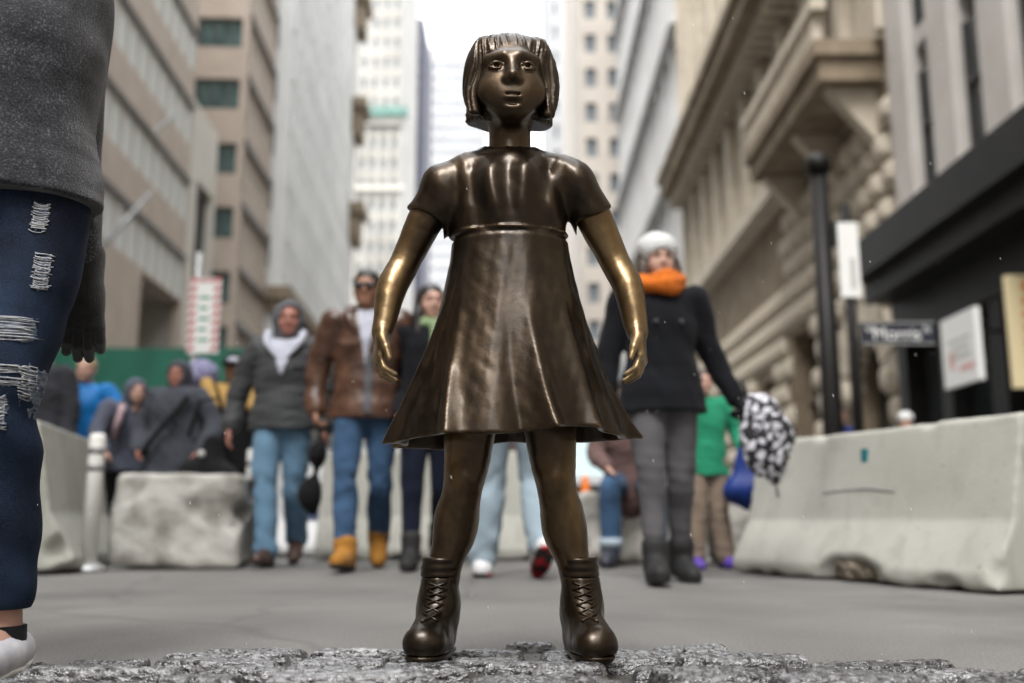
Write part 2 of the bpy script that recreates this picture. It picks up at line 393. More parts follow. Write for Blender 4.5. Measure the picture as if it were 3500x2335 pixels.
def cobble(cx, cy, lx, ly, rot, seed, z):
    rs = np.random.RandomState(seed); nx, ny = (84, 54) if cy > 1.6 else (24, 12)
    u = np.linspace(-1, 1, nx); v = np.linspace(-1, 1, ny); U, Vv = np.meshgrid(u, v, indexing='ij')
    n1 = wob(seed, 6, (24, 24, 24)); n2 = wob(seed+999, 7, (75, 95, 75)); n3 = wob(seed+5, 7, (170, 200, 170)); n4 = wob(seed+6, 7, (420, 460, 420))
    X = U*lx/2; Y = Vv*ly/2
    e = .009*n1(X+3*seed, Y, 0*X)                     # uneven outline
    X2 = X*(1+.9*e/lx*2)+.008*n1(Y*1.3, X*.4+seed, 0*X); Y2 = Y+.35*e
    tl = rs.uniform(-.5, .3)
    ed = np.maximum(np.abs(U)**26, np.abs(Vv)**12)
    H = .0035*n1(X*.6, Y, 0*X+seed)+.0022*n2(X*.55, Y, 0*X)+.0021*n3(X*.6, Y, 0*X)+.0009*n4(X*.7, Y, 0*X)
    Z = z+H-.040*ed**1.2-.003*Vv**4-.003*U**4+.008+.012*Vv*tl
    P = [np.stack([X2, Y2, Z], -1).reshape(-1, 3)]
    Fq = [(i*ny+j, (i+1)*ny+j, (i+1)*ny+j+1, i*ny+j+1) for i in range(nx-1) for j in range(ny-1)]
    ring = [i*ny for i in range(nx)]+[(nx-1)*ny+j for j in range(1, ny)]+[i*ny+ny-1 for i in range(nx-2, -1, -1)]+[j for j in range(ny-2, 0, -1)]
    P0 = P[0]; low = P0[ring].copy(); low[:, 2] = z-.06; b = len(P0)
    P = np.concatenate([P0, low]); m = len(ring)
    Fq += [(ring[(i+1) % m], ring[i], b+i, b+(i+1) % m) for i in range(m)]
    o = obj('cobblestone', npmesh(P, Fq), M['stone'], isl, (cx, cy, 0), (0, 0, rot))
    return o
ci = 0; yy = ISL[1]+.62
while yy < ISL[1]+ISL[2]-.03:
    w = random.uniform(.11, .17); yc = yy+w/2
    half = math.sqrt(max(0, ISL[2]**2-(yc+.3*w-ISL[1])**2))
    x = -half+random.uniform(-.12, .05)
    while x < half-.03:
        l = random.uniform(.17, .33); l = min(l, half+.05-x)
        if l < .08: break
        cx = x+l/2; ci += 1
        if abs(cx) < 1.9:
            cobble(cx, yc+random.uniform(-.008, .008)-.05*(cx/1.2)**2, l-.036, w-.052, random.uniform(-.05, .05)-.07*cx, 100+ci,
                   crown(cx, yc)+random.uniform(-.009, .009))
        x += l
    yy += w

# loose grit and pebbles on the island
V, F = [], []
for i in range(900):
    x = random.gauss(0, .42); y = random.uniform(1.68, 2.1); r = random.choice([.0008, .0010, .0013, .0022])*random.uniform(.7, 1.2)
    z = crown(x, y)+.004
    b = len(V); V += [(x-r, y, z), (x+r, y, z), (x, y-r, z), (x, y+r, z), (x, y, z+r), (x, y, z-r)]
    F += [(b, b+2, b+4), (b+2, b+1, b+4), (b+1, b+3, b+4), (b+3, b, b+4), (b+2, b, b+5), (b+1, b+2, b+5), (b+3, b+1, b+5), (b, b+3, b+5)]
M['pebble'] = mat('pale_grit', (.09, .08, .07), (.30, .27, .24), rough=.6, scale=90)
tag(obj('loose_grit', npmesh(V, F, False), M['pebble']), 'loose pale grit scattered over the cobbles round the boots', 'grit', kind='stuff')

# ------------------------------------------------------------------ buildings
def fbox(mb, O, a, n, s0, s1, t0, t1, z0, z1, m=0):
    p = (O[0]+a[0]*s0+n[0]*t0, O[1]+a[1]*s0+n[1]*t0); q = (O[0]+a[0]*s1+n[0]*t1, O[1]+a[1]*s1+n[1]*t1)
    mb.box(p[0], q[0], p[1], q[1], z0, z1, m)

def facade(root, O, a, n, L, rows, cols, z0, z1, wall, glass, frame, th=.4, rec=.25, mull=1, sill=None, skip=None, wname='wall'):
    """a wall with real openings: spandrels and piers as one wall part, every window a part with its own frame"""
    mb = MB(); zs = z0
    for (za, zb) in rows:
        if za > zs: fbox(mb, O, a, n, 0, L, -th, 0, zs, za)
        ss = 0
        for (ca, cb) in cols:
            fbox(mb, O, a, n, ss, ca, -th, 0, za, zb) if ca > ss+.001 else None
            ss = cb
        if ss < L-.001: fbox(mb, O, a, n, ss, L, -th, 0, za, zb)
        zs = zb
    fbox(mb, O, a, n, 0, L, -th, 0, zs, z1)
    w = mb.build(wname, wall, root)
    cache = {}
    for (za, zb) in rows:
        for (ca, cb) in cols:
            if skip and skip(za, ca): continue
            key = (round(cb-ca, 3), round(zb-za, 3))
            if key not in cache:
                W, H = key; q = MB(); O0 = (0, 0); f = min(.09, W*.09)
                fbox(q, O0, a, n, -W/2, W/2, -rec-.04, -rec, -H/2, H/2, 0)
                fbox(q, O0, a, n, -W/2, -W/2+f, -rec+.002, -rec+.06, -H/2, H/2, 1); fbox(q, O0, a, n, W/2-f, W/2, -rec+.002, -rec+.06, -H/2, H/2, 1)
                fbox(q, O0, a, n, -W/2+f, W/2-f, -rec+.002, -rec+.055, -H/2, -H/2+f, 1); fbox(q, O0, a, n, -W/2+f, W/2-f, -rec+.002, -rec+.055, H/2-f, H/2, 1)
                for i in range(1, mull): fbox(q, O0, a, n, -W/2+W*i/mull-f/2, -W/2+W*i/mull+f/2, -rec+.002, -rec+.05, -H/2+f, H/2-f, 1)
                if sill: fbox(q, O0, a, n, -W/2-.1, W/2+.1, .002, .12, -H/2-.18, -H/2-.002, 2)
                cache[key] = q.mesh([glass, frame]+([sill] if sill else []))
            sc = (ca+cb)/2
            obj('window', cache[key], None, root, (O[0]+a[0]*sc, O[1]+a[1]*sc, (za+zb)/2))
    return w

def even(L, n, w, m0=None):
    p = L/n; return [(i*p+(p-w)/2, i*p+(p+w)/2) for i in range(n)]

LF = R(3.13); RF = R(-.63)
def lpos(s, x):   # left street frame -> world
    return (x*math.cos(LF)-s*math.sin(LF), x*math.sin(LF)+s*math.cos(LF), 0)
def rpos(s, x):
    return (x*math.cos(RF)-s*math.sin(RF), x*math.sin(RF)+s*math.cos(RF), 0)

# A: tan granite block with strip windows, left, nearest
b = thing('office_building', 'tan granite office block with long strips of pale windows, nearest on the left', 'building', lpos(18, -12), LF)
rows = [(6.0+3.48*i+.15, 6.0+3.48*i+1.95) for i in range(1, 11)]
L = 25.0; fl = [(.0+1.25*i+.03, .0+1.25*i+1.22) for i in range(20)]
opening = (19.4, 24.7)
# lower wall left of the tall dark opening
mb = MB(); fbox(mb, (0, 0), (0, 1), (1, 0), 0, opening[0], -.4, 0, 0, 9.5); fbox(mb, (0, 0), (0, 1), (1, 0), opening[1], L, -.4, 0, 0, 9.5)
mb.build('base_wall', M['tan'], b)
mb = MB(); fbox(mb, (0, 0), (0, 1), (1, 0), opening[0], opening[1], -2.4, -2.0, 0, 9.5); mb.build('entrance_recess', M['black_metal'], b)
facade(b, (0, 0), (0, 1), (1, 0), L, rows, fl, 9.5, 46, M['tan'], M['blind_glass'], M['frame_light'], rec=.10)
mb = MB()
for (za, zb) in rows: fbox(mb, (0, 0), (0, 1), (1, 0), 0, L, .003, .10, zb, zb+.16)      # dark ledge putting the window-head shadow into colour over each strip
mb.build('shadow_ledge', M['frame_dark'], b)
mb = MB(); mb.box(-22, -2.45, .02, L-.02, 0, 45.9); mb.box(-2.45, -.42, .02, L-.02, 9.4, 45.9); mb.build('core', M['tan'], b)
# cream stair tower with a dark glass slot, and its bays beyond
t = thing('stair_tower', 'cream stone stair tower with a tall dark glass slot beside the tan block', 'building', lpos(43.05, -12), LF)
mb = MB(); mb.box(-8, 0, 0, 1.3, 0, 19); mb.box(-8, 0, 4.1, 4.6, 0, 19); mb.box(-8, 0, 1.3, 4.1, 15.6, 19); mb.box(-8, -1, 1.3, 4.1, 0, 15.6); mb.build('wall', M['cream'], t)
mb = MB(); mb.box(-.9, -.35, 1.302, 4.098, 0, 15.59); mb.build('glass_slot', M['black_metal'], t)
b = thing('office_building', 'tan granite wing with teal windows in its end wall beyond the stair tower', 'building', lpos(52, -11.7), LF)
rows = [(z, z+1.75) for z in [5.0, 8.5, 11.45, 15.0, 18.6, 22.3, 25.9, 29.6, 33.3]]
facade(b, (-9, 0), (1, 0), (0, -1), 9.0, rows, [(1.4, 3.4), (5.4, 8.75)], 0, 45, M['tan'], M['teal_glass'], M['frame_dark'], mull=4)
facade(b, (0, .002), (0, 1), (1, 0), 7.6, rows, [(.5+1.15*i, .5+1.15*i+1.13) for i in range(6)], 0, 45, M['tan'], M['blind_glass'], M['frame_light'])
mb = MB()
for (za, zb) in rows: fbox(mb, (0, 0), (0, 1), (1, 0), .02, 7.4, .003, .14, zb, zb+.25)
mb.build('shadow_ledge', M['frame_dark'], b)  # dark strips stand in for the shadow line at each window head
mb = MB(); mb.box(-16, -.42, .42, 7.6, 0, 44.9); mb.build('core', M['tan'], b)

# B: grey limestone tower with vertical piers
b = thing('stone_tower', 'tall pale grey limestone tower with close vertical piers on the left', 'building', lpos(60.2, -10.9), LF)
rows = [(15.5+3.6*i, 15.5+3.6*i+2.1) for i in range(19)]
facade(b, (0, 0), (0, 1), (1, 0), 38, rows, even(38, 14, 1.25), 0, 86, M['grey_stone'], M['grey_glass'], M['frame_light'], rec=.2)
facade(b, (-14, -.002), (1, 0), (0, -1), 13.998, rows, even(13.998, 5, 1.3), 0, 86, M['grey_stone'], M['grey_glass'], M['frame_light'], rec=.2)
for i in range(15):
    mb = MB(); fbox(mb, (0, 0), (0, 1), (1, 0), max(.0, i*38/14-.28), min(38, i*38/14+.28), .003, .12, 15.2, 86); mb.build('pier', M['grey_stone'], b)
mb = MB(); mb.box(-13.6, -.42, .42, 38, 0, 85.9); mb.build('core', M['grey_stone'], b)
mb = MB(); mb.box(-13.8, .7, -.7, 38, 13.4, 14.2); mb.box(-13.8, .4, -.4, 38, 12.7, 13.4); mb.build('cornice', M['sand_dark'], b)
for z in (30, 41, 52.5, 64, 76):
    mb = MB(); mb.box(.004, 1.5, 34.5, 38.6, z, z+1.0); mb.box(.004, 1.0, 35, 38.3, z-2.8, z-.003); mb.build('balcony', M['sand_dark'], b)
for i in range(9):
    mb = MB(); mb.box(.01, .25, 2+4*i, 3.0+4*i, .0, 12.6); mb.build('shopfront_pier', M['grey_stone'], b)
mb = MB(); mb.box(-13, -.05+.06, .5, 37.5, .4, 4.2); mb.build('shopfront_glass', M['dark_glass'], b)

# C: white terracotta tower
def front_tower(name, label, x0, x1, y, h, depth, wall, glass, frame, ncol, ww, z0, step, wh, nrow, extra=None, side=None):
    t = thing(name, label, 'building', ((x0+x1)/2, y, 0)); W = x1-x0
    rows = [(z0+step*i, z0+step*i+wh) for i in range(nrow) if z0+step*i+wh < h-1]
    facade(t, (-W/2, 0), (1, 0), (0, -1), W, rows, even(W, ncol, ww), 0, h, wall, glass, frame, th=.5, rec=.3)
    mb = MB(); mb.box(-W/2, W/2, .52, depth, 0, h-.05); mb.build('core', wall, t)
    return t, W
t, W = front_tower('ornate_tower', 'ornate white terracotta tower with a green copper cornice across its middle', -31.5, -21.3, 180, 128, 30, M['white_terra'], M['grey_glass'], M['frame_light'], 5, .95, 12, 4.1, 2.3, 27)
mb = MB(); mb.box(-W/2-1, W/2+1.4, -1.6, -.002, 75.6, 77.4); mb.build('copper_cornice', M['copper'], t)
mb = MB(); mb.box(-W/2-.6, W/2+.8, -1.0, -.002, 74, 75.5); mb.build('cornice', M['white_terra'], t)
mb = MB(); mb.box(-W/2-.5, W/2+.9, -1.2, -.002, 108, 109.5); mb.box(-W/2-.5, W/2+.9, -.9, -.002, 61, 62); mb.build('string_course', M['cream'], t)
for i in range(6):
    mb = MB(); x = -W/2+W*i/5; mb.box(x-.35, x+.35, -.35, -.003, 5, 73.9); mb.build('pilaster', M['white_terra'], t)
# D: dark slab
t, W = front_tower('dark_tower', 'narrow dark blue glass tower rising behind the white tower', -26.6, -22.0, 232, 124, 25, M['navy'], M['navy'], M['frame_dark'], 2, 1.5, 6, 4, 3, 29)
# E: pale far block
t, W = front_tower('pale_tower', 'very pale far tower at the end of the street behind the statue', -28.7, -9, 300, 150, 30, M['pale'], M['grey_glass'], M['frame_light'], 7, 1.4, 8, 4.2, 2.2, 33)
t, W = front_tower('pale_tower', 'lower very pale building closing the street behind the statue skirt', -9, 13.5, 320, 47, 30, M['pale'], M['grey_light'], M['frame_light'], 8, 1.4, 8, 4.2, 2.2, 9)
# F: buff brick slab with dark windows, right of the statue
t, W = front_tower('buff_tower', 'buff brick tower with rows of small dark windows right of the statue', 6.4, 24, 89, 62, 26, M['buff'], M['grey_glass'], M['frame_dark'], 8, 1.05, 2.2, 3.5, 1.9, 17)
t, W = front_tower('pale_tower', 'pale ribbed tower edging the sky just right of the statue head', 5.3, 14, 128, 96, 40, M['pale'], M['grey_glass'], M['frame_light'], 6, .6, 4, 3.6, 2.2, 26)

# G: pale grey building with bold string courses, right
b = thing('grey_building', 'pale grey stone building with bold dark string courses behind the woman', 'building', rpos(51.5, 8.9), RF)
rows = [(4.5+4.0*i, 4.5+4.0*i+2.2) for i in range(14)]
facade(b, (0, 0), (0, 1), (-1, 0), 33, rows, even(33, 12, 1.5), 0, 62, M['grey_light'], M['grey_glass'], M['frame_dark'], rec=.3)
for i in range(0, 14, 2):
    z = 4.5+4.0*i-1.2
    mb = MB(); mb.box(-.75, -.003, -.3, 33, z, z+.55); mb.build('string_course', M['grey_light'], b)
mb = MB(); mb.box(.42, 16, .1, 33, 0, 61.9); mb.build('core', M['grey_light'], b)
for i in range(13):
    mb = MB(); mb.box(-.3, -.003, i*2.75-.3, i*2.75+.3, 11.4, 60); mb.build('pilaster', M['grey_light'], b)

# H: sandstone building with rusticated arches
b = thing('sandstone_building', 'brown sandstone building with rusticated blocks and deep shadowed ledges on the right', 'building', rpos(22.4, 8.9), RF)
def pillow(w, h, d, n=6):
    V, F = [], []
    for i in range(n+1):
        for j in range(n+1):
            u, v = -1+2*i/n, -1+2*j/n
            e = (1-abs(u)**4)*(1-abs(v)**4)
            V.append((-d*e**.5 if e > 0 else 0, u*w/2, v*h/2))
    for i in range(n):
        for j in range(n): F.append((i*(n+1)+j, i*(n+1)+j+1, (i+1)*(n+1)+j+1, (i+1)*(n+1)+j))
    return npmesh(V, F)
# openings along the wall (s0, s1, z top of the rectangle, arched?)
DO = [(1.6, 4.2, 3.6, True), (7.4, 10.0, 6.2, False), (12.6, 14.6, 5.2, False), (17.0, 19.0, 5.2, False), (21.4, 23.4, 5.2, False), (25.6, 27.4, 5.2, False)]
H0 = 10.8
mb = MB(); ss = 0
for (s0, s1, zt, ar) in DO:
    mb.box(0, .8, ss, s0, 0, H0); mb.box(0, .8, s0, s1, zt+(1.35 if ar else 0), H0); ss = s1
mb.box(0, .8, ss, 29, 0, H0); mb.build('base_wall', M['sand_dark'], b)
mb = MB(); mb.box(.95, 12, .05, 28.95, 0, 40); mb.build('core', M['sand_dark'], b)
for (s0, s1, zt, ar) in DO:
    mb = MB(); mb.box(.6, .7, s0+.002, s1-.002, 1.2, zt+(1.3 if ar else -.002)); mb.build('door_glass', M['dark_glass'], b)
    mb = MB(); mb.box(.45, .62, s0+.002, s1-.002, 0, 1.2); mb.box(.45, .59, (s0+s1)/2-.06, (s0+s1)/2+.06, 1.2, zt); mb.box(.45, .59, s0+.002, s1-.002, zt*.62, zt*.62+.12); mb.build('door_frame', M['black_metal'], b)
def inopen(s, z):
    for (s0, s1, zt, ar) in DO:
        c = (s0+s1)/2; hw = (s1-s0)/2
        if ar:
            if abs(s-c) < hw+.75 and z < zt+.3: return abs(s-c) < hw+.15
            if math.hypot(s-c, (z-zt)) < hw+1.0: return True
        elif s0-.2 < s < s1+.2 and z < zt+.25: return True
    return False
pm = {}
for r_ in range(13):
    z = .42+.80*r_; off = .5 if r_ % 2 else 0
    for c_ in range(34):
        s = .42+1.02*c_+off
        if s > 28.5 or inopen(s, z): continue
        if s > 10.6 and r_ > 9: continue
        key = 'a'
        if key not in pm: pm[key] = pillow(.93, .70, .24)
        o = obj('rusticated_block', pm[key], M['sand'], b, (-.004, s, z))
for (s0, s1, zt, ar) in DO[:1]:
    c = (s0+s1)/2; hw = (s1-s0)/2; n = 11; r0, r1 = hw, hw+1.05
    for i in range(n):
        a0, a1 = math.pi*i/n+.03, math.pi*(i+1)/n-.03
        q = MB(); q.prism([(c+r0*math.cos(a0), zt+r0*math.sin(a0)), (c+r1*math.cos(a0), zt+r1*math.sin(a0)), (c+r1*math.cos(a1), zt+r1*math.sin(a1)), (c+r0*math.cos(a1), zt+r0*math.sin(a1))], 0, -.2, .3)
        q.build('voussoir', M['sand'], b)
# the deep balcony over the door and its brackets
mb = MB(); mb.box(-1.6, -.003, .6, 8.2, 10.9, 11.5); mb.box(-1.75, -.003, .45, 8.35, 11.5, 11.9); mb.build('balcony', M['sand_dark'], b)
for i in range(14):
    mb = MB(); mb.box(-1.7, -1.45, .7+.55*i, .95+.55*i, 11.9, 12.7); mb.build('baluster', M['sand'], b)
mb = MB(); mb.box(-1.78, -1.4, .45, 8.35, 12.7, 13.0); mb.build('balcony_rail', M['sand'], b)
for s in (1.0, 4.1, 7.6):
    mb = MB(); mb.prism([(-1.3, 10.88), (-.005, 9.3), (-.005, 10.88)], 1, s, s+.45); mb.build('bracket', M['sand'], b)
# upper storeys
rows = [(13.6, 16.3)]+[(19.2+4.2*i, 21.8+4.2*i) for i in range(5)]
facade(b, (0, 0), (0, 1), (-1, 0), 29, rows, even(29, 10, 1.4), 10.802, 41, M['sand'], M['dark_glass'], M['frame_dark'], rec=.35)
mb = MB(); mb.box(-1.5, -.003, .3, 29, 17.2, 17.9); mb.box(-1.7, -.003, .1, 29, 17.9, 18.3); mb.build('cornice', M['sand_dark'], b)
mb = MB(); mb.box(-.7, -.003, 8.5, 29, 10.9, 11.5); mb.build('string_course', M['sand'], b)
for i in range(40):
    mb = MB(); mb.box(-1.0, -.004, .5+.72*i, .85+.72*i, 16.6, 17.198); mb.build('dentil', M['sand'], b)
for i in range(11):
    mb = MB(); mb.box(-.4, -.004, 2.9*i-.32 if i else .0, 2.9*i+.32 if i < 10 else 29, 18.4, 40); mb.box(-.35, -.004, 2.9*i-.3 if i else .0, 2.9*i+.3 if i < 10 else 29, 11.95, 16.5); mb.build('pilaster', M['sand'], b)

# I: nearest right building: grey pilasters over a black shopfront
b = thing('shop_building', 'nearest right building with grey stone pilasters over a black metal shopfront', 'building', rpos(10.5, 8.9), RF)
mb = MB(); mb.box(.35, 9, 0, 11.85, 0, 34); mb.build('core', M['dark_glass'], b)
for i in range(6):
    s = 11.25-2.25*i
    mb = MB(); mb.box(-.22, .33, s-.52, s+.52, 7.1, 34); mb.box(-.4, .33, s-.68, s+.68, 6.5, 7.1); mb.build('pilaster', M['pilaster'], b)
for k in range(7):
    for i in range(5):
        s = 11.25-2.25*i-1.13; z = 7.6+3.7*k
        q = MB(); q.box(.1, .16, s-.5, s+.5, z, z+2.6, 0); q.box(.02, .17, s-.53, s-.45, z, z+2.6, 1); q.box(.02, .17, s+.45, s+.53, z, z+2.6, 1); q.box(.02, .165, s-.45, s+.45, z+1.25, z+1.35, 1)
        q.build('window', [M['dark_glass'], M['frame_dark']], b)
        q = MB(); q.box(.0, .33, s-.5, s+.5, z-.5, z-.1); q.build('spandrel', M['pilaster'], b)
mb = MB(); mb.box(-1.35, .3, -.2, 11.9, 5.6, 6.45); mb.box(-1.1, .3, -.1, 11.8, 5.1, 5.6); mb.build('shopfront_cornice', M['black_metal'], b)
mb = MB(); mb.box(-.5, .3, 0, 11.8, 4.2, 5.1); mb.build('fascia', M['black_metal'], b)
for i in range(6):
    s = 11.6-2.25*i
    mb = MB(); mb.box(-.45, .3, s-.3, s+.2, 0, 4.2); mb.build('shopfront_post', M['black_metal'], b)
    mb = MB(); mb.box(-.05, .05, s-2.0, s-.35, .5, 4.1); mb.build('shopfront_glass', M['dark_glass'], b)

# unseen plain fronts added behind the viewpoint for the bronze to reflect
b = thing('office_building', 'plain continuation of the left street front added unseen behind the viewpoint', 'building', lpos(-45, -12), LF)
mb = MB(); mb.box(-14, 0, 0, 62.9, 0, 38); mb.build('wall', M['tan'], b)
b = thing('office_building', 'plain continuation of the right street front added unseen behind the viewpoint', 'building', rpos(-45, 9.4), RF)
mb = MB(); mb.box(0, 14, 0, 55, 0, 32); mb.build('wall', M['sand'], b)
b = thing('office_building', 'grey block added unseen behind the viewpoint to close the street', 'building', (0, -48, 0))
mb = MB(); mb.box(-26, 26, -14, 0, 0, 24); mb.build('wall', M['grey_light'], b)

# ------------------------------------------------------------------ street furniture
# sidewalk shed, green
t = thing('sidewalk_shed', 'dark green plywood sidewalk shed on steel posts below the tan block', 'shed', (-8.6, 21.5, 0))
for i in range(6):
    q = MB(); q.box(-4.2+1.22*i, -4.2+1.22*(i+1)-.012, 0, .05, 2.95, 3.98); q.build('plywood_panel', M['green_ply'], t)
for i in range(10):
    q = MB(); q.box(3.07, 3.12, .06+1.22*i, .06+1.22*(i+1)-.012, 2.95, 3.98); q.build('plywood_panel', M['green_ply'], t)
q = MB(); q.box(-4.2, 3.07, .06, 12.2, 2.62, 2.94); q.build('deck', M['steel'], t)
for (x, y) in [(-4, .3), (-1.8, .3), (.4, .3), (2.8, .3), (-4, 6), (2.8, 6), (-4, 12), (2.8, 12)]:
    q = MB(); q.tube([(x, y, 0), (x, y, 2.62)], .06, 8); q.build('post', M['steel'], t)
q = MB(); q.box(-4.2, 2.6, 5.5, 5.6, 0, 2.6); q.build('dark_sheet', M['black_metal'], t)  # plain black sheet for the dark area below the deck

# flagpoles leaning out from the tan block
for lab, p, q_ in (('thin grey flagpole slanting out low from the tan block', (-13.9, 30, 7.2), (-11.5, 30.5, 10.6)),
                   ('thin grey flagpole slanting out higher on the tan block', (-16.9, 37, 12.4), (-13.2, 37, 16.0))):
    r = thing('flagpole', lab, 'flagpole', p, 0, 'flagpoles on the tan block')
    q = MB(); q.tube([(0, 0, 0), (q_[0]-p[0], q_[1]-p[1], q_[2]-p[2])], [.11, .07], 10); q.build('shaft', M['steel'], r, True)
    q = MB(); q.box(-.5, .1, -.2, .2, -.25, .2); q.build('bracket', M['frame_dark'], r)

# candy striped notice on a pole, left
r = thing('street_notice', 'tall white notice with red striped border and green print on a pole', 'sign', (-2.84, 9.0, 0))
q = MB(); q.tube([(-.09, .04, 0), (-.09, .04, 2.75)], .03, 10); q.build('pole', M['steel'], r, True)
q = MB(); q.box(-.145, .145, -.006, .006, 1.79, 2.5); q.build('plate', M['sign_white'], r)
for i in range(9):
    for (x0, x1) in ((-.145, -.075), (.075, .145)):
        z = 1.80+.08*i
        q = MB(); q.prism([(x0+.004, z), (x1-.004, z+.035), (x1-.004, z+.072), (x0+.004, z+.037)], 1, -.0095, -.0065); q.build('red_stripe', M['red_paint'], r)
for i in range(4):
    q = MB(); q.prism([(-.072+.037*i, 2.455), (-.052+.037*i, 2.455), (-.04+.037*i, 2.495), (-.06+.037*i, 2.495)], 1, -.0095, -.0065); q.build('red_stripe', M['red_paint'], r)
for i in range(5):
    q = MB(); q.box(-.05, .05-.02*(i % 2), -.009, -.0065, 1.9+.1*i, 1.925+.1*i); q.build('green_print', M['sign_green'], r)

# delineator posts
def delineator(loc, lab):
    r = thing('delineator_post', lab, 'bollard', loc, 0, 'white delineator posts')
    q = MB(); q.tube([(0, 0, .05), (0, 0, .77), (0, 0, .79)], [.045, .045, .036], 16); q.build('tube', M['white_plastic'], r, True)
    for z in (.57, .67):
        q = MB(); q.tube([(0, 0, z), (0, 0, z+.038)], .0465, 16); q.build('reflective_band', M['grey_band'], r, True)
    q = MB(); q.tube([(0, 0, 0), (0, 0, .02), (0, 0, .05)], [.11, .11, .05], 16); q.build('foot', M['steel'], r, True)
delineator((-2.43, 5.85, 0), 'white plastic delineator post with two grey bands beside the concrete block')
delineator((-1.86, 7.2, 0), 'white plastic delineator post half hidden behind the hooded man')

# concrete barriers
def barrier(name, label, loc, rz, L, H, seed, chips=(), v=.016, m='concrete'):
    f = Field((-.42, -L/2-.06, -.03), (.42, L/2+.06, H+.06), v); n1 = wob(seed, 6, (9, 7, 9)); n2 = wob(seed+3, 6, (38, 38, 38))
    def prof(X, Y, Z):
        z = Z/H
        w = np.where(z < .1, .29, np.where(z < .40, .29-(z-.1)/.3*.125, .165-(z-.40)/.60*.09))
        d = np.maximum((np.abs(X)-w)*.93, np.maximum(Z-H, np.abs(Y)-L/2))
        return d+.003*n1(X, Y, Z)+.0006*n2(X, Y, Z)
    f.all(prof, 'u'); f.g = np.minimum(f.g, 1)
    for (x, y, z, rx, ry, rz_) in chips: f.ell((x, y, z), (rx, ry, rz_), .03, 's')
    nz = wob(seed+11, 5, (4, 16, 4))
    f.all(lambda X, Y, Z: .02+.022*nz(0, Y, 0)-Z, 'i', .01)
    r = thing(name, label, 'barrier', loc, rz)
    obj('concrete_body', f.mesh(), M[m], r)
    return r
bx, by = (1.23+1.92)/2, (5.71+4.05)/2
ang = math.atan2(-(1.92-1.23), (5.71-4.05))      # local +Y points away from the camera along the barrier
ang = math.atan2(.69, 1.66)
n_ = (.923, .384)
r = barrier('jersey_barrier', 'long pale concrete jersey barrier with a broken foot on the right', (bx+n_[0]*.29, by+n_[1]*.29, 0), ang, 1.80, .735, 3,
            chips=[(-.34, -.05, .03, .14, .20, .11), (-.30, .08, .0, .10, .12, .13), (-.37, -.22, .06, .1, .06, .06), (-.33, -.62, .02, .07, .1, .05), (-.3, -.9, .1, .06, .05, .06), (-.08, .35, .735, .03, .04, .02), (-.08, -.4, .735, .025, .03, .015)])
M['bare'] = mat('broken_brown_concrete', (.10, .08, .055), (.24, .2, .155), rough=.95, scale=22, detail=8, bump=1, bscale=60, dist=.02)
f = Field((-.28, -.28, -.02), (-.02, .24, .17), .01); nb = wob(77, 6, (40, 40, 40))
f.ell((-.14, -.03, .05), (.115, .22, .1), 0); f.disp(lambda X, Y, Z: .012*nb(X, Y, Z)); f.above(.012)
obj('broken_foot', f.mesh(), M['bare'], r)
q = MB(); q.box(-.110, -.098, -.02, .02, .575, .64); q.build('spray_mark', M['teal_paint'], r)
q = MB(); q.tube([(-.139, .28, .43), (-.137, .12, .44), (-.1365, -.05, .445), (-.140, -.22, .425)], .0045, 5); q.build('scuff', M['grey_band'], r)
q = MB(); q.box(-.085, .085, -.935, -.906, .3, .6); q.build('end_plate', M['white_paint'], r)
barrier('jersey_barrier', 'short concrete jersey barrier seen end on behind the foreground person', (-2.83, 6.25, 0), R(12), 1.7, .83, 14,
        chips=[(.26, -.88, .13, .12, .1, .09), (.3, -.86, .0, .12, .16, .07), (-.2, -.86, .05, .1, .08, .06)])
rb = barrier('jersey_barrier', 'white painted concrete barrier with dark blue lettering behind the brown jacket', (-1.13, 8.2, 0), R(90), 1.9, .80, 22, m='white_paint')
# painted letters follow the sloping face of that barrier (local x = -face, y runs along it)
def face_mark(root, y0, y1, z0, z1, H=.78, name='painted_letter'):
    V = []; 
    for z in (z0, z1):
        w = .165-(z/H-.40)/.60*.09 if z/H > .4 else .29-(z/H-.1)/.3*.125
        V.append((w+.013, z))
    q = MB(); (wa, za), (wb, zb) = V
    # the face towards the camera is +X in local space after a 90 degree turn -> world -Y
    s = -1
    q.add([(s*wa, y0, za), (s*wa, y1, za), (s*wb, y1, zb), (s*wb, y0, zb), (s*(wa-.01), y0, za), (s*(wa-.01), y1, za), (s*(wb-.01), y1, zb), (s*(wb-.01), y0, zb)],
          [(0, 1, 2, 3), (7, 6, 5, 4), (0, 4, 5, 1), (1, 5, 6, 2), (2, 6, 7, 3), (3, 7, 4, 0)])
    q.build(name, M['blue_paint'], root)
for mk in ((.38, .54, .29, .36), (.28, .365, .29, .57), (.60, .68, .29, .57), (-.02, .06, .29, .57), (.06, .2, .50, .57)): face_mark(rb, *mk, H=.80)
barrier('jersey_barrier', 'plain grey white concrete barrier between the brown jacket and the statue', (.55-1.2, 7.6, 0), R(88), 1.55, .8, 23)

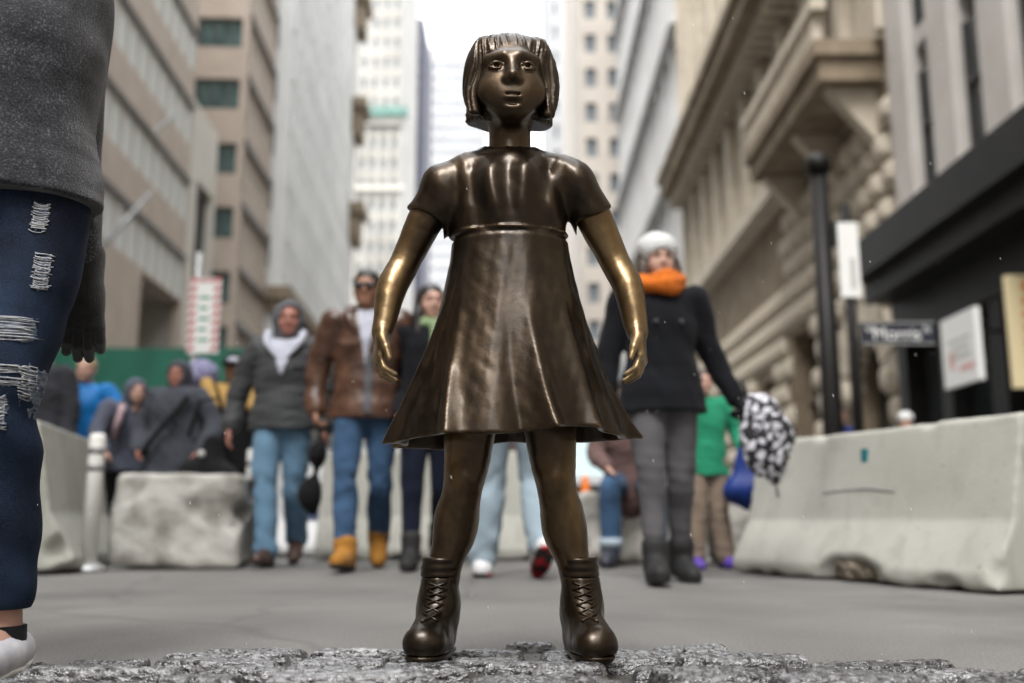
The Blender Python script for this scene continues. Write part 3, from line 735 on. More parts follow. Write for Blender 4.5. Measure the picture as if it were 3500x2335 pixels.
def rough_block(name, label, loc, rz, sx, sy, sz, seed, m='concrete_rough', group=None):
    f = Field((-sx/2-.06, -sy/2-.06, -.03), (sx/2+.06, sy/2+.06, sz+.06), .016)
    f.box((0, 0, sz/2), (sx/2, sy/2, sz/2), .05, 0)
    n1 = wob(seed, 6, (7, 7, 7)); n2 = wob(seed+1, 6, (26, 26, 26)); f.disp(lambda X, Y, Z: .014*n1(X, Y, Z)+.007*n2(X, Y, Z))
    for i in range(5):
        rs = np.random.RandomState(seed*7+i); f.ell((rs.choice([-1, 1])*sx/2, rs.uniform(-.5, .5)*sy-.1, rs.uniform(0, .9)*sz), (.07, .12, .07), .03, 's')
    for i in range(4):
        rs = np.random.RandomState(seed*9+i); f.ell((rs.uniform(-.5, .5)*sx, -sy/2-.02, rs.uniform(.15, .9)*sz), (.13, .045, .09), .05, 's')
    nz = wob(seed+11, 5, (9, 9, 9)); f.all(lambda X, Y, Z: .02+.025*nz(X, Y, 0)-Z, 'i', .01)
    o = obj(name, f.mesh(), M[m], None, loc, (0, 0, rz)); tag(o, label, 'block', group); return o
G = 'concrete blocks across the street'
rough_block('concrete_block', 'big chipped and stained concrete block at left in front of the crowd', (-2.01, 6.25, 0), R(3), .76, .5, .575, 5, group=G)
rough_block('concrete_block', 'pale concrete block behind the child in green beside the right barrier', (1.62, 6.9, 0), R(-4), .55, .5, .55, 8, group=G)
rough_block('concrete_block', 'concrete block that the person with turned up cuffs sits on', (.86, 6.95, 0), R(2), .85, .5, .48, 9, group=G)
rough_block('concrete_block', 'concrete block seen between the statue legs behind the walker', (-.30, 8.4, 0), R(2), .5, .5, .42, 10, group=G)

# lamp post and street name sign, right
r = thing('lamp_post', 'thick black lamp post standing behind the right barrier', 'lamp post', (3.87, 12, 0))
q = MB(); q.tube([(0, 0, 0), (0, 0, .3), (0, 0, .35), (0, 0, 1.2), (0, 0, 4.6)], [.2, .2, .13, .125, .105], 14); q.build('shaft', M['black_metal'], r, True)
q = MB(); q.tube([(0, 0, 4.6), (0, 0, 4.75), (0, 0, 4.85)], [.15, .15, .08], 14); q.build('cap', M['black_metal'], r, True)
q = MB(); q.box(.12, .34, -.1, .1, 3.65, 3.95); q.build('signal_box', M['black'], r)
r = thing('street_sign', 'black street name sign on a dark post with a white plate above it', 'sign', (3.83, 11, 0))
q = MB(); q.tube([(0, 0, 0), (0, 0, 3.85)], .06, 12); q.build('post', M['black_metal'], r, True)
q = MB(); q.box(.08, .92, -.012, .012, 2.22, 2.48); q.build('name_plate', M['sign_black'], r)
fx = MB()
for a0, a1, b0, b1 in ((.085, .915, 2.225, 2.235), (.085, .915, 2.465, 2.475)): fx.box(a0, a1, -.0155, -.0125, b0, b1)
fx.build('plate_border', M['sign_grey'], r)
def text(root, s, x, z, size, m, y=-.016, name='lettering', rot=(R(90), 0, 0), ext=.0015):
    c = bpy.data.curves.new('t', 'FONT'); c.body = s; c.size = size; c.extrude = ext; c.align_x = 'CENTER'; c.materials.append(m)
    tmp = bpy.data.objects.new('t', c); COL.objects.link(tmp); dg = bpy.context.evaluated_depsgraph_get()
    me = bpy.data.meshes.new_from_object(tmp.evaluated_get(dg)); bpy.data.objects.remove(tmp)
    return obj(name, me, None, root, (x, y, z), rot)
text(r, 'Morris', .49, 2.275, .20, M['sign_white'])
text(r, 'St', .83, 2.36, .10, M['sign_white']); text(r, 'W', .19, 2.36, .10, M['sign_white'])
q = MB(); q.box(-.13, .10, -.075, -.063, 2.75, 3.62); q.build('white_plate', M['sign_white'], r)
q = MB(); q.box(-.01, .05, -.08, -.076, 2.85, 3.2); q.build('plate_mark', M['sign_grey'], r)

# shop signs on the right
r = thing('shop_sign', 'white shop sign with faded grey and red print under the black shopfront cornice', 'sign', (7.72, 16.9, 2.55), RF)
q = MB(); q.box(-.05, .05, -.72, .62, 0, 1.22); q.build('panel', M['sign_white'], r)
q = MB(); q.box(.05, 1.2, -.03, .03, .9, .96); q.build('arm', M['black_metal'], r)
for (y0, y1, z0, z1, m) in ((-.5, .35, .75, .8, 'sign_grey'), (-.45, .2, .6, .66, 'sign_grey'), (-.5, .3, .45, .52, 'sign_grey'), (-.6, -.05, .22, .33, 'sign_pink'), (.15, .35, .3, .6, 'sign_pink')):
    q = MB(); q.box(-.054, -.0505, y0, y1, z0, z1); q.build('print', M[m], r)
r = thing('shop_sign', 'cream yellow sign with orange print jutting out over the pavement', 'sign', (8.05, 15.8, 2.35), RF)
q = MB(); q.box(-.03, .95, -.05, .05, 0, 1.85); q.build('panel', M['sign_yellow'], r)
for i in range(6):
    q = MB(); q.box(.2, .36-.04*(i % 2), -.054, -.0505, .25+.22*i, .38+.22*i); q.build('print', M['sign_orange'], r)
q = MB(); q.tube([(.3, -.052, 1.66), (.3, -.056, 1.66)], .1, 16); q.build('roundel', M['sign_orange'], r)

# traffic cones
def cone(loc, lab, s=1.):
    r = thing('traffic_cone', lab, 'cone', loc, 0, 'traffic cones in the street')
    q = MB(); q.tube([(0, 0, .03*s), (0, 0, .68*s), (0, 0, .7*s)], [.13*s, .03*s, .025*s], 18); q.build('body', M['orange'], r, True)
    q = MB(); q.tube([(0, 0, .38*s), (0, 0, .5*s)], [.078*s, .060*s], 18); q.build('white_collar', M['sign_white'], r, True)
    q = MB(); q.box(-.18*s, .18*s, -.18*s, .18*s, 0, .03*s); q.build('foot', M['black'], r)
cone((.27, 7.7, 0), 'orange traffic cone showing beside the statue leg behind the walker')
cone((.70, 9.6, 0), 'amber traffic cone in front of the white van')

# white van
r = thing('delivery_van', 'white delivery van parked facing us far down the street', 'van', (1.45, 19.5, 0))
q = MB()
q.prism([(-.95, .42), (.95, .42), (.97, 1.0), (.93, 1.12), (-.93, 1.12), (-.97, 1.0)], 1, 0, 4.6)
q.prism([(-.93, 1.12), (.93, 1.12), (.78, 2.0), (.66, 2.1), (-.66, 2.1), (-.78, 2.0)], 1, .75, 4.6)
q.build('body', M['white_paint'], r)
q = MB(); q.add([(-.86, .2, 1.125), (.86, .2, 1.125), (.74, .72, 1.92), (-.74, .72, 1.92), (-.86, .76, 1.125), (.86, .76, 1.125), (.74, .76, 1.92), (-.74, .76, 1.92)], [(0, 1, 2, 3), (0, 3, 7, 4), (1, 5, 6, 2), (3, 2, 6, 7), (0, 4, 5, 1)])
M['windscreen'] = mat('pale_reflecting_windscreen', (.30, .42, .44), (.42, .54, .56), rough=.1, scale=.6)
q.build('windscreen', M['windscreen'], r)
for x in (-.7, .7):
    q = MB(); q.box(x-.2, x+.2, -.03, .1, .75, .95); q.build('headlight', M['frame_light'], r)
    for y in (.8, 3.7):
        q = MB(); q.tube([(x*1.28-.11, y, .33), (x*1.28+.07, y, .33)], .33, 20); w = q.build('wheel', M['rubber'], r, True)
q = MB(); q.box(-.9, .9, -.08, .02, .42, .68); q.build('bumper', M['black'], r)
q = MB(); q.box(-.45, .45, -.025, .02, .75, .95); q.build('grille', M['black'], r)

# ------------------------------------------------------------------ people
def sphere_mesh(c, r, nu=14, nv=9, rot=None):
    V, F = [], []
    for j in range(nv+1):
        for i in range(nu):
            a, p = 2*math.pi*i/nu, math.pi*j/nv
            q = Vector((r[0]*math.sin(p)*math.cos(a), r[1]*math.sin(p)*math.sin(a), r[2]*math.cos(p)))
            if rot is not None: q = rot @ q
            V.append((c[0]+q.x, c[1]+q.y, c[2]+q.z))
    for j in range(nv):
        for i in range(nu): F.append((j*nu+i, (j+1)*nu+i, (j+1)*nu+(i+1) % nu, j*nu+(i+1) % nu))
    return npmesh(V, F)

def head(f, T, Rm, sc, detail=False, child=False):
    """T maps head-local points (centre of the head, facing -Y) to the field; Rm the same turn as a 3x3"""
    E = lambda c, r, k=.01, op='u': f.ell(T(c), [x*sc for x in r], k*sc, op, Rm)
    C = lambda a, b, ra, rb=None, k=.01, op='u': f.cone(T(a), T(b), ra*sc, (ra if rb is None else rb)*sc, k*sc, 1, op)
    E((0, .016, .028), (.074, .092, .083), .02)
    E((0, -.020, -.022), (.060, .068, .078 if not child else .070), .03)
    if child:
        E((0, -.050, -.080), (.027, .024, .020), .03)
    else:
        E((0, -.052, -.092), (.028, .024, .022), .03)
        C((-.05, -.005, -.055), (-.02, -.05, -.092), .016, .016, .03); C((.05, -.005, -.055), (.02, -.05, -.092), .016, .016, .03)
    for s in (-1, 1):
        E((s*.034, -.056, -.046 if child else -.042), (.028, .024, .028) if child else (.027, .022, .026), .025)                      # cheek
        C((s*.014, -.079, .018), (s*.044, -.067, .017), .0085 if child else .0105, .0075 if child else .009, .018)      # brow ridge
        E((s*.029, -.090, -.003), (.017, .015, .0105), .012, 's')               # socket
        E((s*.029, -.0695, -.004), (.0135, .0135, .0125), .003)                 # eyeball
        if detail:
            for z0, rr, k_ in ((1, .0021, .003), (-1, .0012, .003)):           # lids
                pts = []
                for i in range(7):
                    a = -1+2*i/6; pts.append((s*.029+a*.0152, -.0825+.0075*a*a, -.004+z0*(.0078 if z0 > 0 else .0062)*(1-a*a)-.0006))
                for i in range(6): C(pts[i], pts[i+1], rr, rr, k_)
            C((s*.029, -.0870, -.0035), (s*.029, -.080, -.0035), .0042, .0042, .001, 's')   # iris cut
            E((s*.0275, -.0822, -.0020), (.0016, .0016, .0016), .0005)
        # ear
        E((s*.076, .014, -.012), (.010, .020, .030), .008); E((s*.086, .008, -.010), (.006, .011, .019), .006, 's')
    w = .90 if child else 1.
    C((0, -.080, .006), (0, -.0935, -.030), .0068, .0090, .012); E((0, -.0960, -.0330), (.0098, .0090, .0085), .007)
    for s in (-1, 1):
        E((s*.0115*w, -.0885, -.0370), (.0078*w, .0085, .0070*w), .006); E((s*.0060*w, -.0975, -.0432), (.0034, .0042, .003), .003, 's')
    # mouth: a soft muzzle, lips lying on it, and the line between them
    E((0, -.0660, -.0640), (.026, .0130, .019), .022)
    Q = lambda half, rr, k, op='u': f.chain([T((-x*w, y, z)) for (x, y, z) in half]+[T((x*w, y, z)) for (x, y, z) in half[-2::-1]], [r_*sc for r_ in rr]+[r_*sc for r_ in rr[-2::-1]], k*sc, 1, op)
    Q([(.0210, -.0735, -.0640), (.0120, -.0785, -.0618), (.0050, -.0800, -.0606), (0, -.0796, -.0614)], (.0018, .0026, .0030, .0028), .005)
    Q([(.0185, -.0740, -.0662), (.0100, -.0782, -.0682), (0, -.0798, -.0690)], (.0022, .0034, .0040), .006)
    Q([(.0235, -.0752, -.0640), (.0125, -.0822, -.0645), (0, -.0846, -.0650)], (.0016, .0022, .0022), .002, 's')
    E((0, -.0805, -.0790), (.014, .006, .004), .008, 's')
    C((0, .022, -.055), (0, .030, -.17), .047 if not child else .039, .050 if not child else .042, .025)

def hand(f, wr, d, spread, curl, s=1., k=.007, fist=0., fr=.0088):
    wr, d, spread, curl = [Vector(x) for x in (wr, d, spread, curl)]; d.normalize(); spread.normalize(); curl.normalize()
    Ls = (.066, .076, .070, .054); kn = []
    for i in range(4):
        o = (i-1.5)
        p = wr+d*(.082-.005*abs(o-.5))*s+spread*o*.0205*s; kn.append(p)
        f.cone(wr+spread*o*.013*s, p, .0155*s, .0122*s, .012*s)
    for i in range(4):
        o = i-1.5; c0 = .25+fist*.9
        d1 = (d*math.cos(c0)+curl*math.sin(c0)+spread*o*.07).normalized(); c1 = c0+.45+fist*.9
        d2 = (d*math.cos(c1)+curl*math.sin(c1)+spread*o*.03).normalized()
        a = kn[i]+d1*Ls[i]*.52*s; b = a+d2*Ls[i]*.5*s
        f.cone(kn[i], a, fr*1.08*s, fr*.98*s, k*.6*s); f.cone(a, b, fr*.98*s, fr*.8*s, .003*s)
    t0 = wr+d*.022*s-spread*.026*s; t1 = t0+(d*.72-spread*.62+curl*.25).normalized()*.042*s; t2 = t1+(d*.93-spread*.15+curl*.35).normalized()*.034*s
    f.cone(t0, t1, .0145*s, .0115*s, .012*s); f.cone(t1, t2, .0115*s, .0085*s, .003*s)

SK = {}
def skin(name, c):
    if name not in SK: SK[name] = mat('skin_'+name, tuple(x*.9 for x in c), c, rough=.5, scale=30, spec=.35)
    return SK[name]
M['eye'] = mat('dark_eye', (.03, .02, .015), rough=.15)
M['eye_white'] = mat('eye_white', (.6, .57, .54), rough=.25)
M['lips'] = mat('lips', (.42, .15, .13), rough=.45)
M['lips_dark'] = mat('lips_brown', (.30, .11, .09), rough=.45)

def person(label, loc, rz, H, J=None, top=None, legs=None, shoes=None, hair=None, face='light', yaw=0., tilt=0., vox=.0085, gloves=None, group=None, seated=False, keep=None):
    s = H/1.75
    j = dict(shL=(-.185, .015, 1.43), shR=(.185, .015, 1.43), elL=(-.245, .04, 1.15), elR=(.245, .04, 1.15), wrL=(-.262, -.01, .905), wrR=(.262, -.01, .905),
             hipL=(-.088, 0, .93), hipR=(.088, 0, .93), knL=(-.095, -.02, .50), knR=(.095, -.02, .50), anL=(-.10, .02, .085), anR=(.10, .02, .085),
             toeL=(-.125, -.17, .03), toeR=(.125, -.17, .03), heelL=None, heelR=None, pel=(0, 0, .97), chest=(0, .005, 1.30), neck=(0, .03, 1.47), head=(0, -.005, 1.632), fistL=0., fistR=0., dL=None, dR=None, spL=(0., 1., 0.), spR=(0., 1., 0.), cuL=(1., 0., 0.), cuR=(-1., 0., 0.))
    j.update(J or {})
    S = lambda p: np.array(p, float)*s
    j = {k: (S(v) if isinstance(v, tuple) else v) for k, v in j.items()}
    root = thing('person', label, 'person', loc, rz, group)
    pts = np.array([v for k_, v in j.items() if isinstance(v, np.ndarray) and k_[:2] not in ('sp', 'cu')])
    lo, hi = pts.min(0)-.2*s, pts.max(0)+.2*s; lo[2] = max(lo[2], -.02)
    top = dict(dict(m=None, hem=.86, bulk=1., sleeve=1., sy=.66, folds=.006, V=None, hood=None, collar=None, zip=None, noise=(14, 14, 22)), **(top or {}))
    legs = dict(dict(m=None, w=1., flare=1., folds=.004, cuff=None, crop=.04), **(legs or {}))
    shoes = dict(dict(m=None, shaft=0., sole=None, w=1., drop=0.), **(shoes or {}))
    # ---- the body
    f = Field(lo, hi, vox)
    Rm = (Matrix.Rotation(yaw, 3, 'Z') @ Matrix.Rotation(tilt, 3, 'X'))
    Rn = np.array(Rm); T = lambda p: j['head']+Rn@(np.array(p, float)*s)
    pel, ch, nk = j['pel'], j['chest'], j['neck']
    f.chain([pel, (pel+ch)/2, ch, nk-S((0, 0, .06))], [.125*s, .115*s, .13*s, .09*s], .04*s, .62)
    f.cone(j['shL'], j['shR'], .05*s, .05*s, .05*s)
    f.cone(nk-S((0, 0, .04)), j['head']+S((0, .02, -.05)), .052*s, .048*s, .02*s)
    for q in 'LR':
        f.chain([j['sh'+q], j['el'+q], j['wr'+q]], [.047*s, .036*s, .025*s], .02*s)
        f.chain([j['hip'+q], j['kn'+q], j['an'+q]], [.064*s, .043*s, .034*s], .03*s, sub=1)
        f.cone(j['an'+q]-S((0, -.01, .03)), (j['an'+q]+j['toe'+q])/2, .036*s, .03*s, .02*s)
    head(f, T, Rm, s)
    for q, sg in (('L', -1), ('R', 1)):
        d = j['wr'+q]-j['el'+q]; d = d if j['d'+q] is None else j['d'+q]
        hand(f, j['wr'+q], d, j['sp'+q], j['cu'+q], s*1.02, fist=j['fist'+q])
    body = obj('body', f.mesh(), SKIN[face], root)
    # ---- face
    for sg in (-1, 1):
        obj('eye', sphere_mesh(T((sg*.029, -.0775, -.004)), (.0095*s, .0068*s, .0055*s), 10, 6, Rm), M['eye'], root)
        if hair: 
            q = MB(); q.tube([T((sg*.014, -.0900, .0165)), T((sg*.030, -.0880, .0205)), T((sg*.045, -.0780, .0150))], [.0035*s, .0042*s, .0025*s], 6); q.build('eyebrow', hair.get('brow', hair['m']), root, True)
    obj('lips', sphere_mesh(T((0, -.0765, -.0655)), (.019*s, .0075*s, .0080*s), 12, 7, Rm), M['lips'], root)
    # ---- legs
    if legs['m']:
        g = Field(lo, hi, vox); w = legs['w']
        g.cone(pel-S((0, 0, .02)), pel+S((0, 0, .06)), .140*s*w, .125*s*w, .03*s, .70)
        for q in 'LR':
            hp, kn, an = j['hip'+q], j['kn'+q], j['an'+q]
            cuff = an+(kn-an)*legs['crop']
            g.chain([hp+S((0, 0, .0)), hp+(kn-hp)*.45, kn, kn+(an-kn)*.35+S((0, .012, 0)), cuff], [.088*s*w, .084*s*w, .066*s*w, .064*s*w*(.5+.5*legs['flare']), .054*s*w*legs['flare']], .03*s)
        n1 = wob(int(H*100)+3, 6, (16, 16, 16)); n2 = wob(int(H*100)+4, 6, (34, 34, 40)); kz = j['knL'][2]
        g.disp(lambda X, Y, Z: legs['folds']*(.7*n1(X, Y, Z)+.8*n2(X, Y, Z)*(.25+np.exp(-((Z-kz)/(.10*s))**2)+1.1*np.exp(-((Z-.14*s)/(.10*s))**2))))
        g.all(lambda X, Y, Z: .035*s-Z, 'i', .01)
        if legs['crop'] > .05: g.all(lambda X, Y, Z: j['anR'][2]+(j['knR'][2]-j['anR'][2])*legs['crop']-.02-Z, 'i', .004)
        if keep is not None: keep['trousers'] = g.copy()
        obj('trousers', g.mesh(), legs['m'], root)
        if legs['cuff']:
            for q in 'LR':
                an, kn = j['an'+q], j['kn'+q]; a = an+(kn-an)*.05; b_ = an+(kn-an)*.2
                k = MB(); k.tube([a, b_], [.062*s*w*legs['flare'], .064*s*w*legs['flare']], 16); k.build('turned_up_cuff', legs['cuff'], root, True)
    # ---- shoes
    if shoes['m']:
        for q in 'LR':
            an, toe = j['an'+q], j['toe'+q]; hl = j['heel'+q]
            hl = an+S((0, .045, -.045)) if hl is None else hl
            g = Field(np.minimum(np.minimum(an, toe), hl)-.09*s, np.maximum(np.maximum(an, toe), hl)+(.09+shoes['shaft'])*s, .0065)
            an = an-S((0, 0, shoes['drop'])); ball = hl+(toe-hl)*.68; dirn = (toe-hl)/np.linalg.norm(toe-hl); W = shoes['w']
            up = np.array((0, 0, 1.))-dirn*dirn[2]; up /= np.linalg.norm(up)
            g.chain([hl, ball, toe], [.040*s*W, .047*s*W, .038*s*W], .02*s)
            g.cone(an+S((0, -.005, .0)), ball+up*.012*s, .046*s*W, .034*s*W, .04*s); g.cone(an, hl, .046*s*W, .04*s*W, .03*s)
            if shoes['shaft']: g.cone(an-S((0, 0, .02)), an+(j['kn'+q]-an)/np.linalg.norm(j['kn'+q]-an)*shoes['shaft']*s, .053*s*W, .062*s*W, .02*s)
            g0 = float(hl@up)-.036*s
            low = g.copy()
            g.all(lambda X, Y, Z: (g0+.012*s)-(X*up[0]+Y*up[1]+Z*up[2]), 'i', .004)
            o = obj('shoe', g.mesh(), shoes['m'], root)
            low.g -= .004*s
            low.all(lambda X, Y, Z: g0-(X*up[0]+Y*up[1]+Z*up[2]), 'i', .004); low.all(lambda X, Y, Z: (X*up[0]+Y*up[1]+Z*up[2])-(g0+.0195*s), 'i', .002)
            obj('sole', low.mesh(), shoes['sole'] or M['rubber'], o)
    # ---- jacket
    if top['m']:
        g = Field(lo, hi, vox); B = top['bulk']; hem = top['hem']*s; sy = top['sy']; sl = top['sleeve']
        base = pel-S((0, 0, .04)) if seated else pel+(ch-pel)*((top['hem']-.97)/.33) if top['hem'] > .97 else pel+S((0, 0, top['hem']-.97))
        g.chain([base-S((0, 0, .02)), pel+(ch-pel)*.45, ch-S((0, 0, .02))], [.190*s*B*top.get('hemw', 1.), .166*s*B, .172*s*B], .05*s, sy, my=float(pel[1]))
        g.cone(j['shL']+S((.02, 0, -.01)), j['shR']-S((.02, 0, .01)), .068*s*B, .068*s*B, .06*s)
        g.cone(ch+S((0, .01, .06)), nk-S((0, 0, .01)), .11*s*B, .070*s, .05*s, .8)
        if not seated: g.all(lambda X, Y, Z: hem-Z, 'i', .006)
        for q in 'LR': g.chain([j['sh'+q], j['el'+q], j['wr'+q]+(j['el'+q]-j['wr'+q])*top.get('send', .03)], [.074*s*sl, .064*s*sl, .050*s*sl], .022*s)
        n1 = wob(int(H*313) % 977, 7, top['noise']); n2 = wob(int(H*517) % 977, 6, tuple(2.2*x for x in top['noise']))
        g.disp(lambda X, Y, Z: top['folds']*n1(X, Y, Z)+.5*top['folds']*n2(X, Y, Z))
        for (a_, b_, r_) in top.get('grooves', ()): g.cone(S(a_), S(b_), r_, r_, .012, op='s')
        raw = g
        if top['collar']:
            for i in range(12):
                a0, a1 = 2*math.pi*i/12, 2*math.pi*(i+1)/12
                c = lambda a: nk+S((.074*math.cos(a), .066*math.sin(a)-.012, .012-.020*(math.sin(a) < -.2)))
                g.cone(c(a0), c(a1), .021*s*top['collar'], .021*s*top['collar'], .012*s)
        if top['hood'] == 'down':
            for i in range(9):
                a0, a1 = -.25+3.64*i/9, -.25+3.64*(i+1)/9
                c = lambda a: nk+S((.105*math.cos(a), .085*math.sin(a)+.01, .012))
                g.cone(c(a0), c(a1), .036*s, .036*s, .03*s)
        if top['hood'] == 'up':
            hd = Field(T((0, 0, 0))-.2*s, T((0, 0, 0))+.22*s, .008)
            hd.ell(T((0, .028, .022)), [x*s for x in (.104, .118, .118)], 0, 'u', Rm); hd.cone(T((0, .03, -.03)), nk+S((0, .02, -.01)), .10*s, .105*s, .05*s)
            hd.ell(T((0, -.105, -.030)), [x*s for x in (.070, .085, .092)], .012*s, 's', Rm)
            hd.ell(T((0, .012, .01)), [x*s for x in (.085, .1, .1)], .01*s, 's', Rm); hd.cone(T((0, .02, -.06)), nk-S((0, 0, .05)), .062*s, .07*s, .01*s, op='s')
            nh = wob(5, 6, (18, 18, 18)); hd.disp(lambda X, Y, Z: .004*nh(X, Y, Z))
            obj('hood', hd.mesh(), top['hoodm'] if 'hoodm' in top else top['m'], root)
        jk = obj('jacket', g.copy().mesh(), top['m'], root)
        front = lambda X, Y, Z: Y-(float(ch[1])-.01*s)
        if top['V']:
            zt, zb, wt, vm = top['V']; v = raw.copy(); v.g -= .0045
            v.all(lambda X, Y, Z: np.maximum(np.maximum(np.abs(X-ch[0])-wt*s*np.clip((Z/s-zb)/(zt-zb), 0, 1.2), np.maximum(zb*s-Z, Z-(zt+.06)*s)), front(X, Y, Z)), 'i')
            obj('shirt', v.mesh(), vm, root)
        if top['zip']:
            zt, zb, xx, ww, zm = top['zip']; v = raw.copy(); v.g -= .007
            v.all(lambda X, Y, Z: np.maximum(np.maximum(np.abs(X-xx*s)-ww*s, np.maximum(zb*s-Z, Z-zt*s)), front(X, Y, Z)), 'i')
            obj('zip_placket', v.mesh(), zm, jk)
    # ---- hair
    if hair and hair.get('style', 'short') != 'none':
        st = hair.get('style', 'short')
        h = Field(T((0, 0, 0))-np.array((.19, .19, .42 if st == 'long' else .17))*s, T((0, 0, 0))+.17*s, .007)
        h.ell(T((0, .020, .034)), [x*s for x in (.083, .097, .088)], 0, 'u', Rm)
        if st == 'long':
            for sg in (-1, 1): h.chain([T((sg*.068, .015, .03)), T((sg*.082, .0, -.06)), T((sg*.085, -.015, -.18)), T((sg*.08, -.03, -.30))], [.035*s, .036*s, .038*s, .02*s], .03*s)
            h.ell(T((0, .06, -.08)), [x*s for x in (.09, .05, .16)], .03*s)
        h.ell(T((0, -.095, -.035)), [x*s for x in (.070, .085, .092)], .008*s, 's', Rm)
        if st == 'short': h.all(lambda X, Y, Z: (T((0, 0, -.035))[2])-Z, 'i', .01); h.cone(T((-.12, -.03, -.04)), T((.12, -.03, -.04)), .035*s, .035*s, .01*s, op='s')
        nh = wob(9, 6, (60, 60, 30)); h.disp(lambda X, Y, Z: .003*nh(X, Y, Z))
        obj('hair', h.mesh(), hair['m'], root)
    if gloves:
        for q, sg in (('L', -1), ('R', 1)):
            w_ = j['wr'+q]; g = Field(w_-.22*s, w_+.22*s, .006 if vox > .007 else .0035); d = j['wr'+q]-j['el'+q]; d = d if j['d'+q] is None else j['d'+q]
            hand(g, w_, d, j['sp'+q], j['cu'+q], s*1.02, fist=j['fist'+q], fr=.0115 if vox > .007 else .0105); d = d/np.linalg.norm(d); g.cone(w_-d*.085*s, w_+d*.02*s, .037*s, .034*s, .02*s)
            g.g -= .002
            obj('glove', g.mesh(), gloves, root)
    return root, s, T, Rm, j

SKIN = {'light': skin('light', (.50, .30, .235)), 'tan': skin('tan', (.32, .165, .105)), 'ruddy': skin('ruddy', (.36, .16, .12))}
C = {}
C['coat_dark'] = fabric('charcoal_wool', (.035, .037, .045))
C['jeans_light'] = fabric('light_blue_denim', (.13, .235, .345), .75, scale=5, bscale=300)
C['jeans_pale'] = fabric('pale_washed_denim', (.30, .38, .44), .8, scale=5, bscale=300)
C['jeans_mid'] = fabric('mid_blue_denim', (.05, .105, .20), .45, scale=5, bscale=300)
C['jeans_dark'] = fabric('dark_navy_denim', (.006, .010, .024), .7, scale=6, bscale=300)
C['grey_jacket'] = fabric('grey_quilted_nylon', (.052, .055, .058), .75, rough=.6)
C['grey_hood'] = fabric('grey_knit', (.11, .115, .13), .8, bscale=300)
C['white_shirt'] = fabric('white_cotton', (.46, .48, .56), .92)
C['black_wool'] = fabric('black_wool', (.006, .007, .010), .7)
C['grey_jeans'] = fabric('charcoal_grey_denim', (.098, .096, .104), .75, scale=7, bscale=300)
C['orange_knit'] = fabric('orange_knit', (.62, .155, .018), .7, scale=30, bscale=120, bump=.8)
C['white_knit'] = fabric('white_knit', (.60, .61, .61), .85, scale=20, bscale=110, bump=.9)
C['blue_shell'] = fabric('bright_blue_shell', (.006, .15, .44), .8, rough=.5)
C['black_cloth'] = fabric('black_cloth', (.006, .006, .007), .8)
C['slate'] = fabric('slate_grey_fleece', (.055, .06, .075), .75)
C['lavender_grey'] = fabric('lavender_grey_cotton', (.09, .10, .135), .8)
C['mustard'] = fabric('mustard_cloth', (.46, .29, .10), .85)
C['green_cloth'] = fabric('bright_green_cloth', (.02, .24, .13), .8)
C['khaki'] = fabric('khaki_cotton', (.26, .20, .155), .8)
C['brown_plum'] = fabric('plum_brown_padded_cloth', (.13, .08, .075), .75)
C['blue_bag'] = fabric('royal_blue_nylon', (.012, .035, .19), .7, rough=.5)
C['green_scarf'] = fabric('pale_green_scarf', (.24, .33, .18), .8)
C['cuff'] = fabric('pale_denim_inside', (.36, .43, .50), .9)
C['hair_black'] = mat('black_hair', (.008, .007, .007), (.02, .017, .015), rough=.45, scale=40, stretch=(1, 1, .2))
C['hair_blond'] = mat('blond_hair', (.28, .19, .11), (.42, .31, .19), rough=.5, scale=40, stretch=(1, 1, .2))
C['hair_brown'] = mat('brown_hair', (.035, .02, .012), (.07, .045, .03), rough=.5, scale=40)
C['tan_suede'] = fabric('tan_suede', (.36, .165, .03), .8)
C['brown_shoe'] = mat('brown_shoe_leather', (.05, .025, .018), rough=.45)
C['black_shoe'] = mat('black_suede', (.012, .012, .013), rough=.75)
C['navy_shoe'] = mat('navy_leather', (.02, .022, .035), rough=.5)
C['white_shoe'] = mat('white_trainer', (.6, .6, .62), rough=.45)
C['purple_shoe'] = mat('purple_trainer', (.10, .05, .36), rough=.5)
C['red_sole'] = mat('red_and_black_sole', (.012, .01, .01), (.42, .012, .02), rough=.6, scale=14, detail=1, contrast=(.47, .5))
def leather():
    m = mat('brown_leather', (.04, .017, .010), (.125, .06, .036), rough=.28, scale=7, detail=6, bump=.5, bscale=30, dist=.012, spec=.6, contrast=(.35, .68), rough2=.42)
    return m
C['leather'] = leather()
def speckle(name, c1, c2, scale, thr):
    return mat(name, c1, c2, rough=.8, scale=scale, detail=2, contrast=thr)
C['purple_speckle'] = speckle('purple_speckled_knit', (.07, .065, .15), (.38, .38, .55), 60, (.48, .58))
C['bw_print'] = speckle('black_and_white_print', (.012, .012, .016), (.60, .60, .66), 30, (.50, .54))

